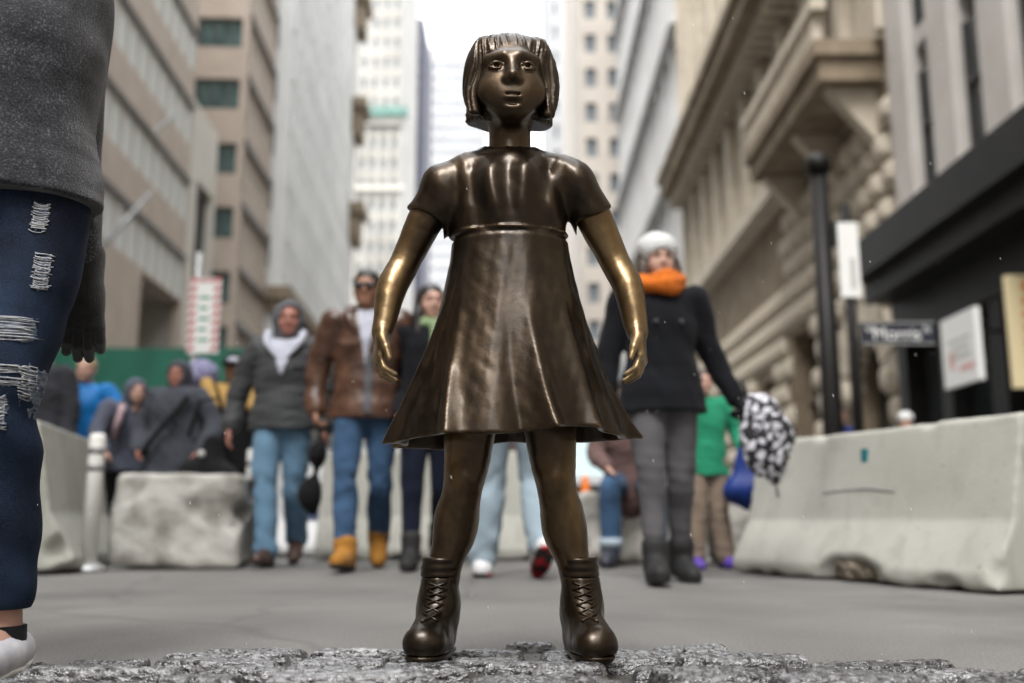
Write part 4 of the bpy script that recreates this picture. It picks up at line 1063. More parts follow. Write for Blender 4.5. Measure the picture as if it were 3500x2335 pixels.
# the woman in the white hat
r, s, T, Rm, j = person('woman in a white knit hat, orange scarf, black coat and grey jeans', (.735, 4.85, 0), R(3), 1.69,
    J=dict(elL=(-.265, .04, 1.14), wrL=(-.285, .0, .88), elR=(.275, .06, 1.15), wrR=(.385, .02, .915), knL=(-.085, -.10, .51), anL=(-.085, -.17, .10), knR=(.085, .02, .49), anR=(.10, .12, .10),
           toeL=(-.10, -.36, .06), heelL=(-.08, -.12, .04), toeR=(.12, -.06, .035), heelR=(.10, .17, .06), fistR=.8, hipL=(-.09, 0, .93), hipR=(.09, 0, .93)),
    top=dict(m=C['black_wool'], hem=.835, bulk=1.08, sleeve=1.05, folds=.006, collar=1.2, hemw=1.16), legs=dict(m=C['grey_jeans'], w=1.06, flare=.80, folds=.005),
    shoes=dict(m=C['black_shoe'], shaft=.08, w=1.08), hair=dict(m=C['hair_brown'], style='long'), face='light', yaw=R(4), gloves=C['black_wool'])
f = Field(T((0, 0, 0))-.2, T((0, 0, 0))+.24, .006); n1 = wob(4, 6, (30, 30, 30))
f.ell(T((0, .022, .050)), [x*s for x in (.106, .118, .108)], 0, 'u', Rm); f.ell(T((0, -.085, -.050)), [x*s for x in (.075, .08, .086)], .02, 's', Rm)
f.all(lambda X, Y, Z: (T((0, 0, -.035))[2]+(-.0)*Y)-Z, 'i', .02); f.disp(lambda X, Y, Z: .004*n1(X, Y, Z))
obj('knit_hat', f.mesh(), C['white_knit'], r)
f = Field(j['neck']-.2, j['neck']+.22, .006); n1 = wob(14, 6, (30, 30, 40))
for lv, rr, rz_ in ((.018, .098, .034), (.062, .088, .033), (.038, .102, .034)):
    for i in range(16):
        a0, a1 = 2*math.pi*i/16, 2*math.pi*(i+1)/16
        c = lambda a: j['neck']+np.array((rr*1.08*math.cos(a), rr*math.sin(a)-.026, lv+.012*math.sin(2*a+lv*60)-.012*(math.sin(a) < -.4)))*s
        f.cone(c(a0), c(a1), rz_*s, rz_*s, .008)
f.disp(lambda X, Y, Z: .006*n1(X, Y, Z)); obj('scarf', f.mesh(), C['orange_knit'], r)
for (x, z) in ((-.045, 1.285), (.085, 1.285)):
    obj('button', sphere_mesh((x*s, -.122*s, z*s), (.012, .008, .012)), M['frame_dark'], r)
# folded umbrella in her left hand (a thing of its own)
u = thing('umbrella', 'black and white printed umbrella held loosely by the woman in the white hat', 'umbrella', (1.16, 4.86, .50))
f = Field((-.2, -.2, -.12), (.34, .2, .46), .009); n1 = wob(31, 6, (20, 20, 20)); n2 = wob(32, 6, (50, 50, 40))
f.chain([(.11, 0, -.02), (.09, 0, .14), (.055, 0, .29), (.01, 0, .39)], [.035, .115, .10, .028], .04); f.ell((.13, .0, .2), (.085, .07, .11), .04); f.ell((.03, -.03, .12), (.08, .07, .11), .04)
f.disp(lambda X, Y, Z: .015*n1(X, Y, Z)+.007*n2(X, Y, Z)); obj('canopy', f.mesh(), C['bw_print'], u)
q = MB(); q.tube([(.0, 0, .37), (-.03, 0, .48)], .009, 8); q.build('shaft', M['black'], u, True)
q = MB(); q.tube([(.115, 0, -.04), (.125, 0, -.1)], .005, 6); q.build('tip', M['black'], u, True)

# the man in the brown leather jacket
r, s, T, Rm, j = person('man in sunglasses, brown leather jacket, jeans and tan boots walking towards us', (-.885, 6.0, 0), R(4), 1.82,
    J=dict(elL=(-.285, .05, 1.16), wrL=(-.285, .0, .91), elR=(.285, .08, 1.16), wrR=(.27, .12, .92), knL=(-.095, -.12, .50), anL=(-.075, -.20, .10), toeL=(-.10, -.39, .065), heelL=(-.07, -.145, .04),
           knR=(.095, .02, .49), anR=(.075, .28, .18), toeR=(.085, .12, .05), heelR=(.07, .33, .16), fistL=.8, head=(-.01, -.02, 1.632), shL=(-.19, -.02, 1.42), shR=(.185, .05, 1.44)),
    top=dict(m=C['leather'], hem=.855, bulk=1.15, sleeve=1.18, folds=.006, V=(1.45, 1.14, .055, C['white_shirt']), zip=(1.22, .87, .02, .022, C['grey_hood']), collar=1.2, noise=(12, 12, 26)),
    legs=dict(m=C['jeans_mid'], w=1.04, flare=1.1, folds=.009), shoes=dict(m=C['tan_suede'], shaft=.05, w=1.1), hair=dict(m=C['hair_black']), face='tan', yaw=R(-6))
for sg in (-1, 1): obj('sunglass_lens', sphere_mesh(T((sg*.032, -.094, -.003)), (.031*s, .012*s, .022*s), 14, 8, Rm), M['black'], r)
q = MB(); q.tube([T((-.012, -.093, .004)), T((.012, -.093, .004))], .0035, 6); q.tube([T((-.056, -.08, .004)), T((-.078, .01, 0))], .0035, 6); q.tube([T((.056, -.08, .004)), T((.078, .01, 0))], .0035, 6); q.build('sunglass_frame', M['black'], r)
for sg in (-1, 1):
    f = Field((-.25, -.25, 1.35), (.25, .2, 1.68), .007); f.chain([(sg*.055, -.115, 1.34*s), (sg*.105, -.09, 1.43*s), (sg*.105, .01, 1.505*s), (sg*.05, .085, 1.53*s)], [.018, .034, .032, .02], .02, 1)
    f.disp(lambda X, Y, Z: .003*np.sin(40*X+30*Z)); obj('collar', f.mesh(), C['leather'], r)
for sg in (-1, 1):
    q = MB(); q.box(sg*.045*s, sg*.145*s, -.147*s, -.137*s, 1.275*s, 1.30*s); q.build('pocket_flap', C['leather'], r)
u = thing('umbrella', 'folded black umbrella hanging from the hand of the man in the leather jacket', 'umbrella', (-1.16, 5.96, .55))
f = Field((-.14, -.12, -.26), (.14, .12, .3), .009); n1 = wob(41, 6, (30, 30, 14))
f.chain([(-.02, 0, -.21), (-.035, 0, -.1), (-.005, 0, .02), (-.0, 0, .12), (.02, 0, .19)], [.03, .07, .018, .055, .02], .02); f.disp(lambda X, Y, Z: .010*n1(X, Y, Z)); obj('canopy', f.mesh(), C['black_cloth'], u)
q = MB(); q.tube([(.02, 0, .18), (.0, 0, .30), (-.03, 0, .345)], .012, 8); q.build('handle', M['black'], u, True)

# the man in the grey hood
r, s, T, Rm, j = person('man in a raised grey hood, dark grey jacket and light blue jeans walking', (-1.475, 6.4, 0), R(2), 1.70,
    J=dict(elL=(-.31, .04, 1.14), wrL=(-.335, -.02, .90), elR=(.27, .05, 1.14), wrR=(.28, .06, .90), knL=(-.085, -.10, .51), anL=(-.045, -.16, .10), toeL=(-.06, -.33, .06), heelL=(-.04, -.10, .04),
           knR=(.085, .03, .49), anR=(.075, .26, .17), toeR=(.085, .10, .05), heelR=(.075, .31, .15), head=(.015, -.02, 1.628)),
    top=dict(m=C['grey_jacket'], hem=.885, bulk=1.2, sleeve=1.15, folds=.007, V=(1.47, 1.22, .095, C['white_shirt']), hood='up', hoodm=C['grey_hood'], noise=(10, 10, 30)),
    legs=dict(m=C['jeans_light'], w=1.12, flare=1.2, folds=.010), shoes=dict(m=C['brown_shoe']), hair=dict(m=C['hair_brown'], style='none'), face='ruddy', yaw=R(10))
for sg in (-1, 1):
    f = Field((-.25, -.25, 1.3), (.25, .2, 1.62), .007); f.chain([(sg*.04, -.125, 1.36*s), (sg*.10, -.10, 1.45*s), (sg*.115, -.02, 1.53*s)], [.010, .022, .026], .02)
    obj('hood_lining', f.mesh(), C['white_shirt'], r)

# dark haired woman behind the statue's arm
r, s, T, Rm, j = person('woman with long black hair, green scarf and black jacket beside the leather jacket', (-.50, 6.05, 0), R(5), 1.74,
    J=dict(knL=(-.10, -.08, .50), anL=(-.10, -.12, .09), toeL=(-.12, -.30, .04), heelL=(-.10, -.07, .04), knR=(.08, .02, .48), anR=(.06, .22, .16), toeR=(.07, .08, .05), heelR=(.06, .27, .14), elL=(-.235, .06, 1.15), wrL=(-.19, -.10, .92)),
    top=dict(m=C['black_wool'], hem=.84, bulk=1.05), legs=dict(m=C['jeans_dark'], w=1.05, flare=.85), shoes=dict(m=C['black_shoe'], shaft=.1), hair=dict(m=C['hair_black'], style='long'), face='light', yaw=R(12))
f = Field(j['neck']-.22, j['neck']+.2, .007); n1 = wob(24, 6, (40, 40, 40))
for i in range(12):
    a0, a1 = 2*math.pi*i/12, 2*math.pi*(i+1)/12; c = lambda a: j['neck']+np.array((.085*math.cos(a), .075*math.sin(a)-.015, .02))
    f.cone(c(a0), c(a1), .03, .03, .01)
f.chain([j['neck']+np.array((.02, -.10, .01)), j['neck']+np.array((.03, -.15, -.2))], [.03, .035], .02); f.disp(lambda X, Y, Z: .006*n1(X, Y, Z)); obj('scarf', f.mesh(), C['green_scarf'], r)

# walker in pale jeans, seen from behind through the statue's legs
r, s, T, Rm, j = person('walker in pale jeans and white trainers seen from behind through the statue legs', (.0, 5.25, 0), R(180), 1.72,
    J=dict(knL=(-.12, -.05, .50), anL=(-.15, .16, .17), heelL=(-.17, .22, .165), toeL=(-.135, .03, .045), knR=(.11, -.06, .50), anR=(.155, -.05, .085), toeR=(.16, -.23, .03), heelR=(.155, -.0, .04)),
    top=dict(m=C['slate'], hem=.84, bulk=1.05), legs=dict(m=C['jeans_pale'], w=1.1, flare=1.3, folds=.007), shoes=dict(m=C['white_shoe'], w=1.12, sole=C['red_sole']), hair=dict(m=C['hair_brown']), vox=.0085)

# the sitter with turned up cuffs
r, s, T, Rm, j = person('sitter in a plum brown jacket and jeans with turned up cuffs on a block', (.80, 6.72, 0), R(-6), 1.66,
    J=dict(pel=(0, .05, .58), chest=(0, .02, .90), neck=(0, .0, 1.06), head=(0, -.03, 1.22), shL=(-.185, .0, 1.02), shR=(.185, .0, 1.02), elL=(-.25, -.03, .78), elR=(.25, -.03, .78), wrL=(-.17, -.25, .66), wrR=(.17, -.25, .66),
           hipL=(-.10, .03, .55), hipR=(.10, .03, .55), knL=(-.15, -.36, .52), knR=(.15, -.36, .52), anL=(-.15, -.40, .10), anR=(.15, -.40, .10), toeL=(-.18, -.60, .035), toeR=(.18, -.60, .035)),
    top=dict(m=C['brown_plum'], hem=.52, bulk=1.1, folds=.008), legs=dict(m=C['jeans_mid'], w=1.05, flare=1.15, cuff=C['cuff']), shoes=dict(m=C['navy_shoe'], w=1.1), hair=dict(m=C['hair_black']), face='light', seated=True)

# child in green
r, s, T, Rm, j = person('child in a green jacket and purple trainers half hidden behind the white hat woman', (1.19, 6.15, 0), R(10), 1.22,
    J=dict(elR=(.30, .0, 1.16), wrR=(.30, -.16, 1.0), anR=(.16, .02, .085), toeR=(.19, -.17, .03), anL=(-.12, .02, .085), toeL=(-.14, -.17, .03)),
    top=dict(m=C['green_cloth'], hem=.8, bulk=1.15), legs=dict(m=C['khaki'], w=1.25, flare=1.3), shoes=dict(m=C['purple_shoe'], w=1.15), hair=dict(m=C['hair_brown']), face='light')
u = thing('bag', 'royal blue cloth bag hanging beside the child in green', 'bag', (1.42, 6.0, .42))
f = Field((-.26, -.15, -.1), (.26, .15, .4), .01); n1 = wob(51, 6, (16, 16, 22)); f.chain([(-.08, 0, .04), (.1, 0, .04)], [.07, .07], .03); f.chain([(.0, 0, .06), (-.02, 0, .27)], [.13, .05], .05, .6); f.disp(lambda X, Y, Z: .012*n1(X, Y, Z)); obj('pouch', f.mesh(), C['blue_bag'], u)
q = MB(); q.tube([(-.05, 0, .25), (-.04, 0, .36), (.02, 0, .37), (.0, 0, .25)], .010, 6); q.build('strap', C['blue_bag'], u, True)

# figure in dark trousers between the statue legs
person('person in navy trousers and blue shoes standing far behind the walker in pale jeans', (-.04, 7.9, 0), R(8), 1.62,
    top=dict(m=C['brown_plum'], hem=.85), legs=dict(m=C['jeans_dark'], w=.95, flare=.9), shoes=dict(m=C['blue_bag']), hair=dict(m=C['hair_black']), vox=.011)

# the group at left
r, s, T, Rm, j = person('fair haired person in a bright blue jacket and black trousers leaning on the white post', (-3.46, 8.0, 0), R(8), 1.60,
    J=dict(elR=(.36, -.02, 1.20), wrR=(.42, -.14, .98), elL=(-.27, .05, 1.15), fistR=.5), top=dict(m=C['blue_shell'], hem=.80, bulk=1.15, sleeve=1.15, collar=1.3), legs=dict(m=C['black_cloth'], w=1.05), shoes=dict(m=C['black_shoe']), hair=dict(m=C['hair_blond']), face='light', yaw=R(-8))
person('person in a black jacket mostly hidden behind the foreground jeans', (-3.62, 7.6, 0), R(-10), 1.70, top=dict(m=C['coat_dark'], hem=.78, bulk=1.2, sleeve=1.15), legs=dict(m=C['black_cloth']), shoes=dict(m=C['black_shoe']), hair=dict(m=C['hair_brown']), vox=.011)
r, s, T, Rm, j = person('slight person in a pale grey hood with a pink backpack strap leaning by the block', (-3.0, 7.75, 0), R(35), 1.42,
    J=dict(head=(.03, -.16, 1.56), neck=(.02, -.08, 1.44), chest=(0, -.04, 1.28), shL=(-.2, -.08, 1.40), shR=(.2, -.06, 1.40), elL=(-.30, -.15, 1.15), wrL=(-.26, -.30, .98)),
    top=dict(m=C['lavender_grey'], hem=.8, bulk=1.15, sleeve=1.15, hood='up'), legs=dict(m=C['black_cloth']), shoes=dict(m=C['black_shoe']), hair=dict(m=C['hair_black'], style='none'), face='light', vox=.010)
M['pink'] = mat('dusty_pink_webbing', (.42, .30, .33), rough=.8)
q = MB(); q.tube([(-.10*s, -.20*s, 1.42*s), (-.13*s, -.225*s, 1.28*s), (-.15*s, -.17*s, 1.10*s)], .028, 8); q.build('backpack_strap', M['pink'], r, True)
f = Field((-.25, -.1, .75), (.3, .4, 1.25), .012); f.box((0, .16, 1.0), (.15, .09, .2), .06); obj('backpack', f.mesh(), C['black_cloth'], r)
r, s, T, Rm, j = person('broad person in a slate grey hooded fleece with a dark cross strap behind the block', (-2.52, 7.45, 0), R(-6), 1.47,
    J=dict(elL=(-.33, .02, 1.14), elR=(.36, .0, 1.16), wrR=(.30, -.15, .93), wrL=(-.25, -.15, .95)), top=dict(m=C['slate'], hem=.72, bulk=1.42, sleeve=1.3, folds=.010, hood='up', collar=1.4), legs=dict(m=C['black_cloth'], w=1.2), shoes=dict(m=C['black_shoe']), hair=dict(m=C['hair_black'], style='none'), face='ruddy', vox=.010)
q = MB(); q.tube([(.17*s, -.15*s, 1.42*s), (.03*s, -.215*s, 1.2*s), (-.14*s, -.215*s, 1.0*s), (-.2*s, -.17*s, .9*s)], .018, 8); q.build('cross_strap', C['black_cloth'], r, True)
r, s, T, Rm, j = person('person in a purple speckled hat and pale collar seen from behind in the crowd', (-2.68, 8.5, 0), R(170), 1.60,
    top=dict(m=C['slate'], hem=.75, bulk=1.2, collar=1.), legs=dict(m=C['black_cloth']), shoes=dict(m=C['black_shoe']), hair=dict(m=C['hair_black']), vox=.011)
f = Field(T((0, 0, 0))-.22, T((0, 0, 0))+.24, .009); n1 = wob(64, 6, (20, 20, 20)); f.ell(T((0, .0, .02)), (.145, .145, .15), 0); f.disp(lambda X, Y, Z: .006*n1(X, Y, Z)); f.all(lambda X, Y, Z: T((0, 0, -.09))[2]-Z, 'i', .02); obj('speckled_hat', f.mesh(), C['purple_speckle'], r)
q = MB(); q.tube([T((0, .0, -.17)), T((0, .0, -.105))], [.11, .10], 18); q.build('pale_collar', C['white_knit'], r, True)
r, s, T, Rm, j = person('person in a dark cap, mustard vest and black sleeves just behind the grey hood', (-2.19, 7.75, 0), R(20), 1.56,
    J=dict(elL=(-.30, .03, 1.15), wrL=(-.30, -.10, .95)), top=dict(m=C['black_cloth'], hem=.74, bulk=1.25, sleeve=1.2, V=(1.44, 1.05, .13, C['mustard'])), legs=dict(m=C['black_cloth'], w=1.15), shoes=dict(m=C['black_shoe']), hair=dict(m=C['hair_black']), face='tan', yaw=R(-20), vox=.010)
f = Field(T((0, 0, 0))-.2, T((0, 0, 0))+.2, .008); f.ell(T((0, .02, .05)), (.095, .108, .085), 0); f.all(lambda X, Y, Z: T((0, 0, .03))[2]-Z, 'i', .01); f.ell(T((0, -.11, .035)), (.07, .07, .014), .02); obj('cap', f.mesh(), C['black_cloth'], r)
obj('cap_badge', sphere_mesh(T((.02, -.085, .065)), (.05, .03, .03)), C['white_shirt'], r)
for sg in (-1, 1): f = Field((-.35, -.25, 1.0), (.35, .25, 1.45), .01); f.chain([(sg*.2, -.08, 1.32), (sg*.16, -.14, 1.15)], [.05, .06], .03); obj('mustard_lapel', f.mesh(), C['mustard'], r)
# handbag of the grey-hooded group
u = thing('bag', 'black shoulder bag with a round metal badge beside the grey hooded man', 'bag', (-2.12, 7.0, .52))
f = Field((-.3, -.2, -.1), (.3, .2, .42), .012); n1 = wob(71, 6, (12, 12, 12)); f.chain([(-.1, 0, .08), (.1, 0, .06)], [.10, .11], .05); f.chain([(-.02, 0, .1), (.02, 0, .3)], [.15, .07], .05, .6); f.disp(lambda X, Y, Z: .016*n1(X, Y, Z)); obj('pouch', f.mesh(), C['black_cloth'], u)
obj('badge', sphere_mesh((-.02, -.115, .22), (.025, .012, .025)), M['frame_light'], u)
q = MB(); q.tube([(-.15, 0, .35), (-.08, 0, .6), (.05, 0, .62), (.13, 0, .36)], .014, 6); q.build('strap', C['black_cloth'], u, True)

# two passers-by beyond the right barrier
person('far passer by in a royal blue hood showing over the right barrier', (4.05, 12.3, 0), R(30), 1.66, top=dict(m=C['blue_bag'], hem=.8, hood='up', bulk=1.2), legs=dict(m=C['black_cloth']), shoes=dict(m=C['black_shoe']), hair=dict(m=C['hair_black'], style='none'), vox=.014)
r, s, T, Rm, j = person('far passer by in a white hat and navy coat near the arched doorway', (5.15, 13.0, 0), R(-20), 1.66, top=dict(m=C['jeans_dark'], hem=.7, bulk=1.1), legs=dict(m=C['black_cloth']), shoes=dict(m=C['black_shoe']), hair=dict(m=C['hair_black']), vox=.014)
f = Field(T((0, 0, 0))-.2, T((0, 0, 0))+.2, .012); f.ell(T((0, .02, .05)), (.10, .11, .09), 0); f.all(lambda X, Y, Z: T((0, 0, .0))[2]-Z, 'i', .01); obj('hat', f.mesh(), C['white_knit'], r)

# ------------------------------------------------------------------ the person at the left edge, close to us
def boucle():
    m = bpy.data.materials.new('grey_boucle_wool'); m.use_nodes = True
    nt = m.node_tree; N, L = nt.nodes, nt.links; b = N['Principled BSDF']; b.inputs['Roughness'].default_value = .95; b.inputs['Sheen Weight'].default_value = .4; b.inputs['Specular IOR Level'].default_value = .1
    tc = N.new('ShaderNodeTexCoord')
    n = N.new('ShaderNodeTexNoise'); n.inputs['Scale'].default_value = 230; n.inputs['Detail'].default_value = 5; n.inputs['Roughness'].default_value = .7; L.new(tc.outputs['Object'], n.inputs['Vector'])
    n3 = N.new('ShaderNodeTexNoise'); n3.inputs['Scale'].default_value = 22; n3.inputs['Detail'].default_value = 4; L.new(tc.outputs['Object'], n3.inputs['Vector'])
    ad = N.new('ShaderNodeMath'); ad.operation = 'MULTIPLY_ADD'; ad.inputs[1].default_value = .35; L.new(n3.outputs['Fac'], ad.inputs[0]); L.new(n.outputs['Fac'], ad.inputs[2])
    r = N.new('ShaderNodeValToRGB'); e = r.color_ramp.elements; e[0].position, e[1].position = .54, .90; e[0].color = (.007, .007, .010, 1); e[1].color = (.19, .20, .225, 1)
    x = e.new(.74); x.color = (.040, .042, .052, 1)
    L.new(ad.outputs[0], r.inputs[0]); L.new(r.outputs[0], b.inputs['Base Color'])
    bp = N.new('ShaderNodeBump'); bp.inputs['Strength'].default_value = .9; bp.inputs['Distance'].default_value = .004
    L.new(n.outputs['Fac'], bp.inputs['Height']); L.new(bp.outputs[0], b.inputs['Normal'])
    return m
C['boucle'] = boucle()
def denim():
    m = bpy.data.materials.new('dark_blue_denim'); m.use_nodes = True
    nt = m.node_tree; N, L = nt.nodes, nt.links; b = N['Principled BSDF']; b.inputs['Roughness'].default_value = .85; b.inputs['Specular IOR Level'].default_value = .2
    tc = N.new('ShaderNodeTexCoord')
    n = N.new('ShaderNodeTexNoise'); n.inputs['Scale'].default_value = 5; n.inputs['Detail'].default_value = 6; L.new(tc.outputs['Object'], n.inputs['Vector'])
    mp = N.new('ShaderNodeMapping'); mp.inputs['Scale'].default_value = (1, 1, 3.2); L.new(tc.outputs['Object'], mp.inputs[0])
    n2 = N.new('ShaderNodeTexNoise'); n2.inputs['Scale'].default_value = 240; n2.inputs['Detail'].default_value = 3; L.new(mp.outputs[0], n2.inputs['Vector'])
    ad = N.new('ShaderNodeMath'); ad.operation = 'MULTIPLY_ADD'; ad.inputs[1].default_value = .55; L.new(n2.outputs['Fac'], ad.inputs[0]); L.new(n.outputs['Fac'], ad.inputs[2])
    r = N.new('ShaderNodeValToRGB'); e = r.color_ramp.elements; e[0].position, e[1].position = .58, 1.0; e[0].color = (.003, .005, .012, 1); e[1].color = (.024, .043, .086, 1)
    L.new(ad.outputs[0], r.inputs[0]); L.new(r.outputs[0], b.inputs['Base Color'])
    bp = N.new('ShaderNodeBump'); bp.inputs['Strength'].default_value = .5; bp.inputs['Distance'].default_value = .002; L.new(n2.outputs['Fac'], bp.inputs['Height']); L.new(bp.outputs[0], b.inputs['Normal'])
    return m
C['denim'] = denim()
C['threads'] = mat('frayed_white_threads', (.26, .29, .34), (.46, .47, .49), rough=.9, scale=60, detail=4, bump=1, bscale=90, dist=.003, stretch=(.2, .2, 4), contrast=(.34, .52))
C['glove_knit'] = fabric('charcoal_knit', (.030, .032, .036), .55, scale=120, bump=1, bscale=420, sheen=.5)
C['trainer_grey'] = mat('pale_grey_trainer', (.45, .45, .52), (.62, .62, .66), rough=.6, scale=30)
KP = {}
r, s, T, Rm, j = person('person at the left edge in a grey boucle coat, ripped jeans and a dark glove', (-1.062, 1.95, 0), 0, 1.70,
    J=dict(hipR=(.100, 0, .93), knR=(.094, -.085, .545), anR=(.112, -.02, .10), toeR=(.118, -.19, .03), hipL=(-.10, .02, .93), knL=(-.12, .0, .52), anL=(-.14, .06, .09), toeL=(-.17, -.12, .03),
           shR=(.14, .03, 1.43), elR=(.105, .13, 1.14), wrR=(.150, .14, .800), dR=(.05, -.05, -1.), spR=(1., .15, 0.), cuR=(-.35, 1., 0.), fistR=.12),
    top=dict(m=C['boucle'], hem=.952, bulk=1.24, sleeve=.92, send=.24, folds=.005, sy=.72, noise=(8, 8, 10), grooves=[((-.2, -.172, 1.098), (.135, -.165, 1.092), .012)]),
    legs=dict(m=C['denim'], w=1.2, flare=.86, folds=.007, crop=.13), shoes=dict(m=C['trainer_grey'], w=.84, sole=M['white_plastic'], drop=.05), hair=dict(m=C['hair_brown'], style='long'), face='light', gloves=C['glove_knit'], vox=.006, keep=KP)
q = MB(); q.tube([j['anR']+np.array((0, 0, -.055)), j['anR']+np.array((0, 0, .006))], [.044, .0405], 18); q.build('sock', C['black_cloth'], r, True)
g0 = KP['trousers']
ra = wob(88, 6, (60, 60, 160)); rb_ = wob(89, 6, (260, 260, 420))
C['torn'] = mat('pale_torn_denim', (.03, .05, .10), (.20, .24, .30), rough=.9, scale=90, detail=5, contrast=(.35, .62), stretch=(.5, .5, 2))
rs = np.random.RandomState(5)
for (x, z, hx, hz) in ((.150, .875, .013, .030), (.165, .765, .012, .037), (.112, .648, .054, .025), (.10, .572, .066, .008), (.10, .548, .070, .009), (.165, .530, .011, .048), (.125, .490, .011, .032)):
    v = g0.crop((x-hx-.03, -.3, z-hz-.03), (x+hx+.03, .0, z+hz+.03)); v.g -= .0008
    v.all(lambda X, Y, Z: np.maximum(np.maximum((np.abs(X-x)-hx)+.003*ra(X, Y, Z)+.005*rb_(X, Y, Z), (np.abs(Z-z)-hz)+.003*ra(X*2, Y, Z*.3)+.0045*rb_(X, Y, Z)), Y+.02), 'i')
    try: p_ = obj('denim_rip', v.mesh(), C['torn'], r)
    except ValueError: continue
    q = MB(); n = max(5, int(hz*2/.0030))
    for i in range(n):
        zz = z-hz+2*hz*(i+.5)/n+rs.uniform(-.001, .001); x0, x1 = x-hx*rs.uniform(.75, 1.2), x+hx*rs.uniform(.75, 1.2); sag = rs.uniform(-.002, .006); pts = []
        for t in np.linspace(0, 1, 9):
            xx = x0+(x1-x0)*t; zq = zz-sag*math.sin(math.pi*t); yf = g0.front(xx, zq)
            if yf < -.03: pts.append((xx, yf-.0014-.0012*rs.rand(), zq))
        if len(pts) > 4: q.tube(pts, rs.uniform(.0008, .0014), 5)
    if q.v: tag(q.build('frayed_threads', C['threads'], p_, True), kind='stuff')
# outer seam and knee creases are part of the cloth
for dx in (0, .012, -.014):
    q = MB(); q.tube([(.115+dx, -.085, .150), (.110+dx, -.085, .12), (.098+dx*2, -.09, .085), (.085+dx, -.09, .06)], .0018, 5); q.build('loose_thread', C['threads'], r, True)

# ------------------------------------------------------------------ bronze statue: a plain standing child
def bronze(name, gold=.25, mask=None, dark=1., wear=.8):
    m = bpy.data.materials.new(name); m.use_nodes = True
    nt = m.node_tree; N, L = nt.nodes, nt.links; b = N['Principled BSDF']
    b.inputs['Metallic'].default_value = .9; b.inputs['Coat Weight'].default_value = .4; b.inputs['Coat Roughness'].default_value = .2
    tc = N.new('ShaderNodeTexCoord')
    def noise(sc, det, st=(1, 1, 1)):
        mp = N.new('ShaderNodeMapping'); mp.inputs['Scale'].default_value = st; L.new(tc.outputs['Object'], mp.inputs[0])
        n = N.new('ShaderNodeTexNoise'); n.inputs['Scale'].default_value = sc; n.inputs['Detail'].default_value = det; L.new(mp.outputs[0], n.inputs['Vector']); return n.outputs['Fac']
    def math_(op, a, c=None, d=None, cl=False):
        n = N.new('ShaderNodeMath'); n.operation = op; n.use_clamp = cl
        for i, v in enumerate((a, c, d)):
            if v is None: continue
            if isinstance(v, (int, float)): n.inputs[i].default_value = v
            else: L.new(v, n.inputs[i])
        return n.outputs[0]
    n1 = noise(7, 9, (1, 1, .45)); n2 = noise(38, 6); n3 = noise(140, 5)
    geo = N.new('ShaderNodeNewGeometry')
    pt = math_('MULTIPLY_ADD', geo.outputs['Pointiness'], 9.0, -4.55, True)      # worn bright on the high spots
    base = math_('MULTIPLY_ADD', n1, 3.2, -1.35, True)
    fac = math_('MULTIPLY_ADD', pt, wear, math_('MULTIPLY', base, gold*1.1))
    fac = math_('ADD', fac, math_('MULTIPLY_ADD', n2, .3, -.15))
    fac = math_('ADD', fac, gold*.35)
    if mask:
        sp = N.new('ShaderNodeSeparateXYZ'); L.new(tc.outputs['Object'], sp.inputs[0])
        ax = math_('ABSOLUTE', sp.outputs[0])
        k = math_('MULTIPLY_ADD', ax, 18, -18*mask[0], True); zz = math_('MULTIPLY_ADD', sp.outputs[2], 18, -18*mask[1], True)
        fac = math_('MULTIPLY_ADD', math_('MULTIPLY', k, zz), mask[2], fac)
    rp = N.new('ShaderNodeValToRGB'); e = rp.color_ramp.elements
    e[0].position = .0; e[0].color = (.030*dark, .022*dark, .015*dark, 1); e[1].position = 1.; e[1].color = (.31, .22, .115, 1)
    x = e.new(.35); x.color = (.085*dark, .056*dark, .031*dark, 1)
    x = e.new(.7); x.color = (.19, .125, .058, 1)
    L.new(fac, rp.inputs[0]); L.new(rp.outputs[0], b.inputs['Base Color'])
    rg = math_('MULTIPLY_ADD', n2, .25, .27); L.new(rg, b.inputs['Roughness'])
    bp = N.new('ShaderNodeBump'); bp.inputs['Strength'].default_value = .35; bp.inputs['Distance'].default_value = .003
    L.new(math_('ADD', math_('MULTIPLY', n2, .8), math_('MULTIPLY', n3, .3)), bp.inputs['Height']); L.new(bp.outputs[0], b.inputs['Normal'])
    return m
BZ = {'body': bronze('bronze_skin', .68, (.165, .5, .16)), 'head': bronze('bronze_face', .36, None, 1., .0), 'hair': bronze('bronze_hair', .16, None, .8, .35), 'dress': bronze('bronze_dress', .20, None, .7), 'boot': bronze('bronze_boot', .12, None, .75, .35), 'lace': bronze('bronze_lace', .12, None, .8, 0.)}
ST = thing('bronze_statue', 'dark bronze statue of a standing child in a flared dress on the cobbles', 'statue', (-.004, 2.0, .030), R(0))
# body: legs, arms, hands
V_ = .0036
f = Field((-.36, -.17, .06), (.36, .14, 1.12), V_)
for sg in (-1, 1):
    f.chain([(sg*.072, .0, .56), (sg*.082, -.008, .42), (sg*.092, -.012, .335), (sg*.108, .006, .255), (sg*.127, .008, .18), (sg*.138, .008, .10)], [.064, .050, .040, .0395, .033, .031], .02)
    f.ell((sg*.091, -.038, .346), (.024, .018, .024), .018)                          # kneecap
    f.ell((sg*.108, .022, .265), (.036, .030, .06), .03)                            # calf
    sh, el, wr = (sg*.138, .004, .960), (sg*.218, .022, .800), (sg*.256, -.032, .640)
    f.chain([sh, (sg*.180, .014, .882), el, (sg*.243, -.004, .735), wr], [.040, .037, .032, .031, .0225], .014)
    f.ell((sg*.225, .040, .803), (.014, .012, .018), .016)                          # elbow
    hand(f, wr, (sg*.10, -.22, -1.), (sg*.25, 1., 0), (-sg*1., .25, 0), .78, fist=.18)
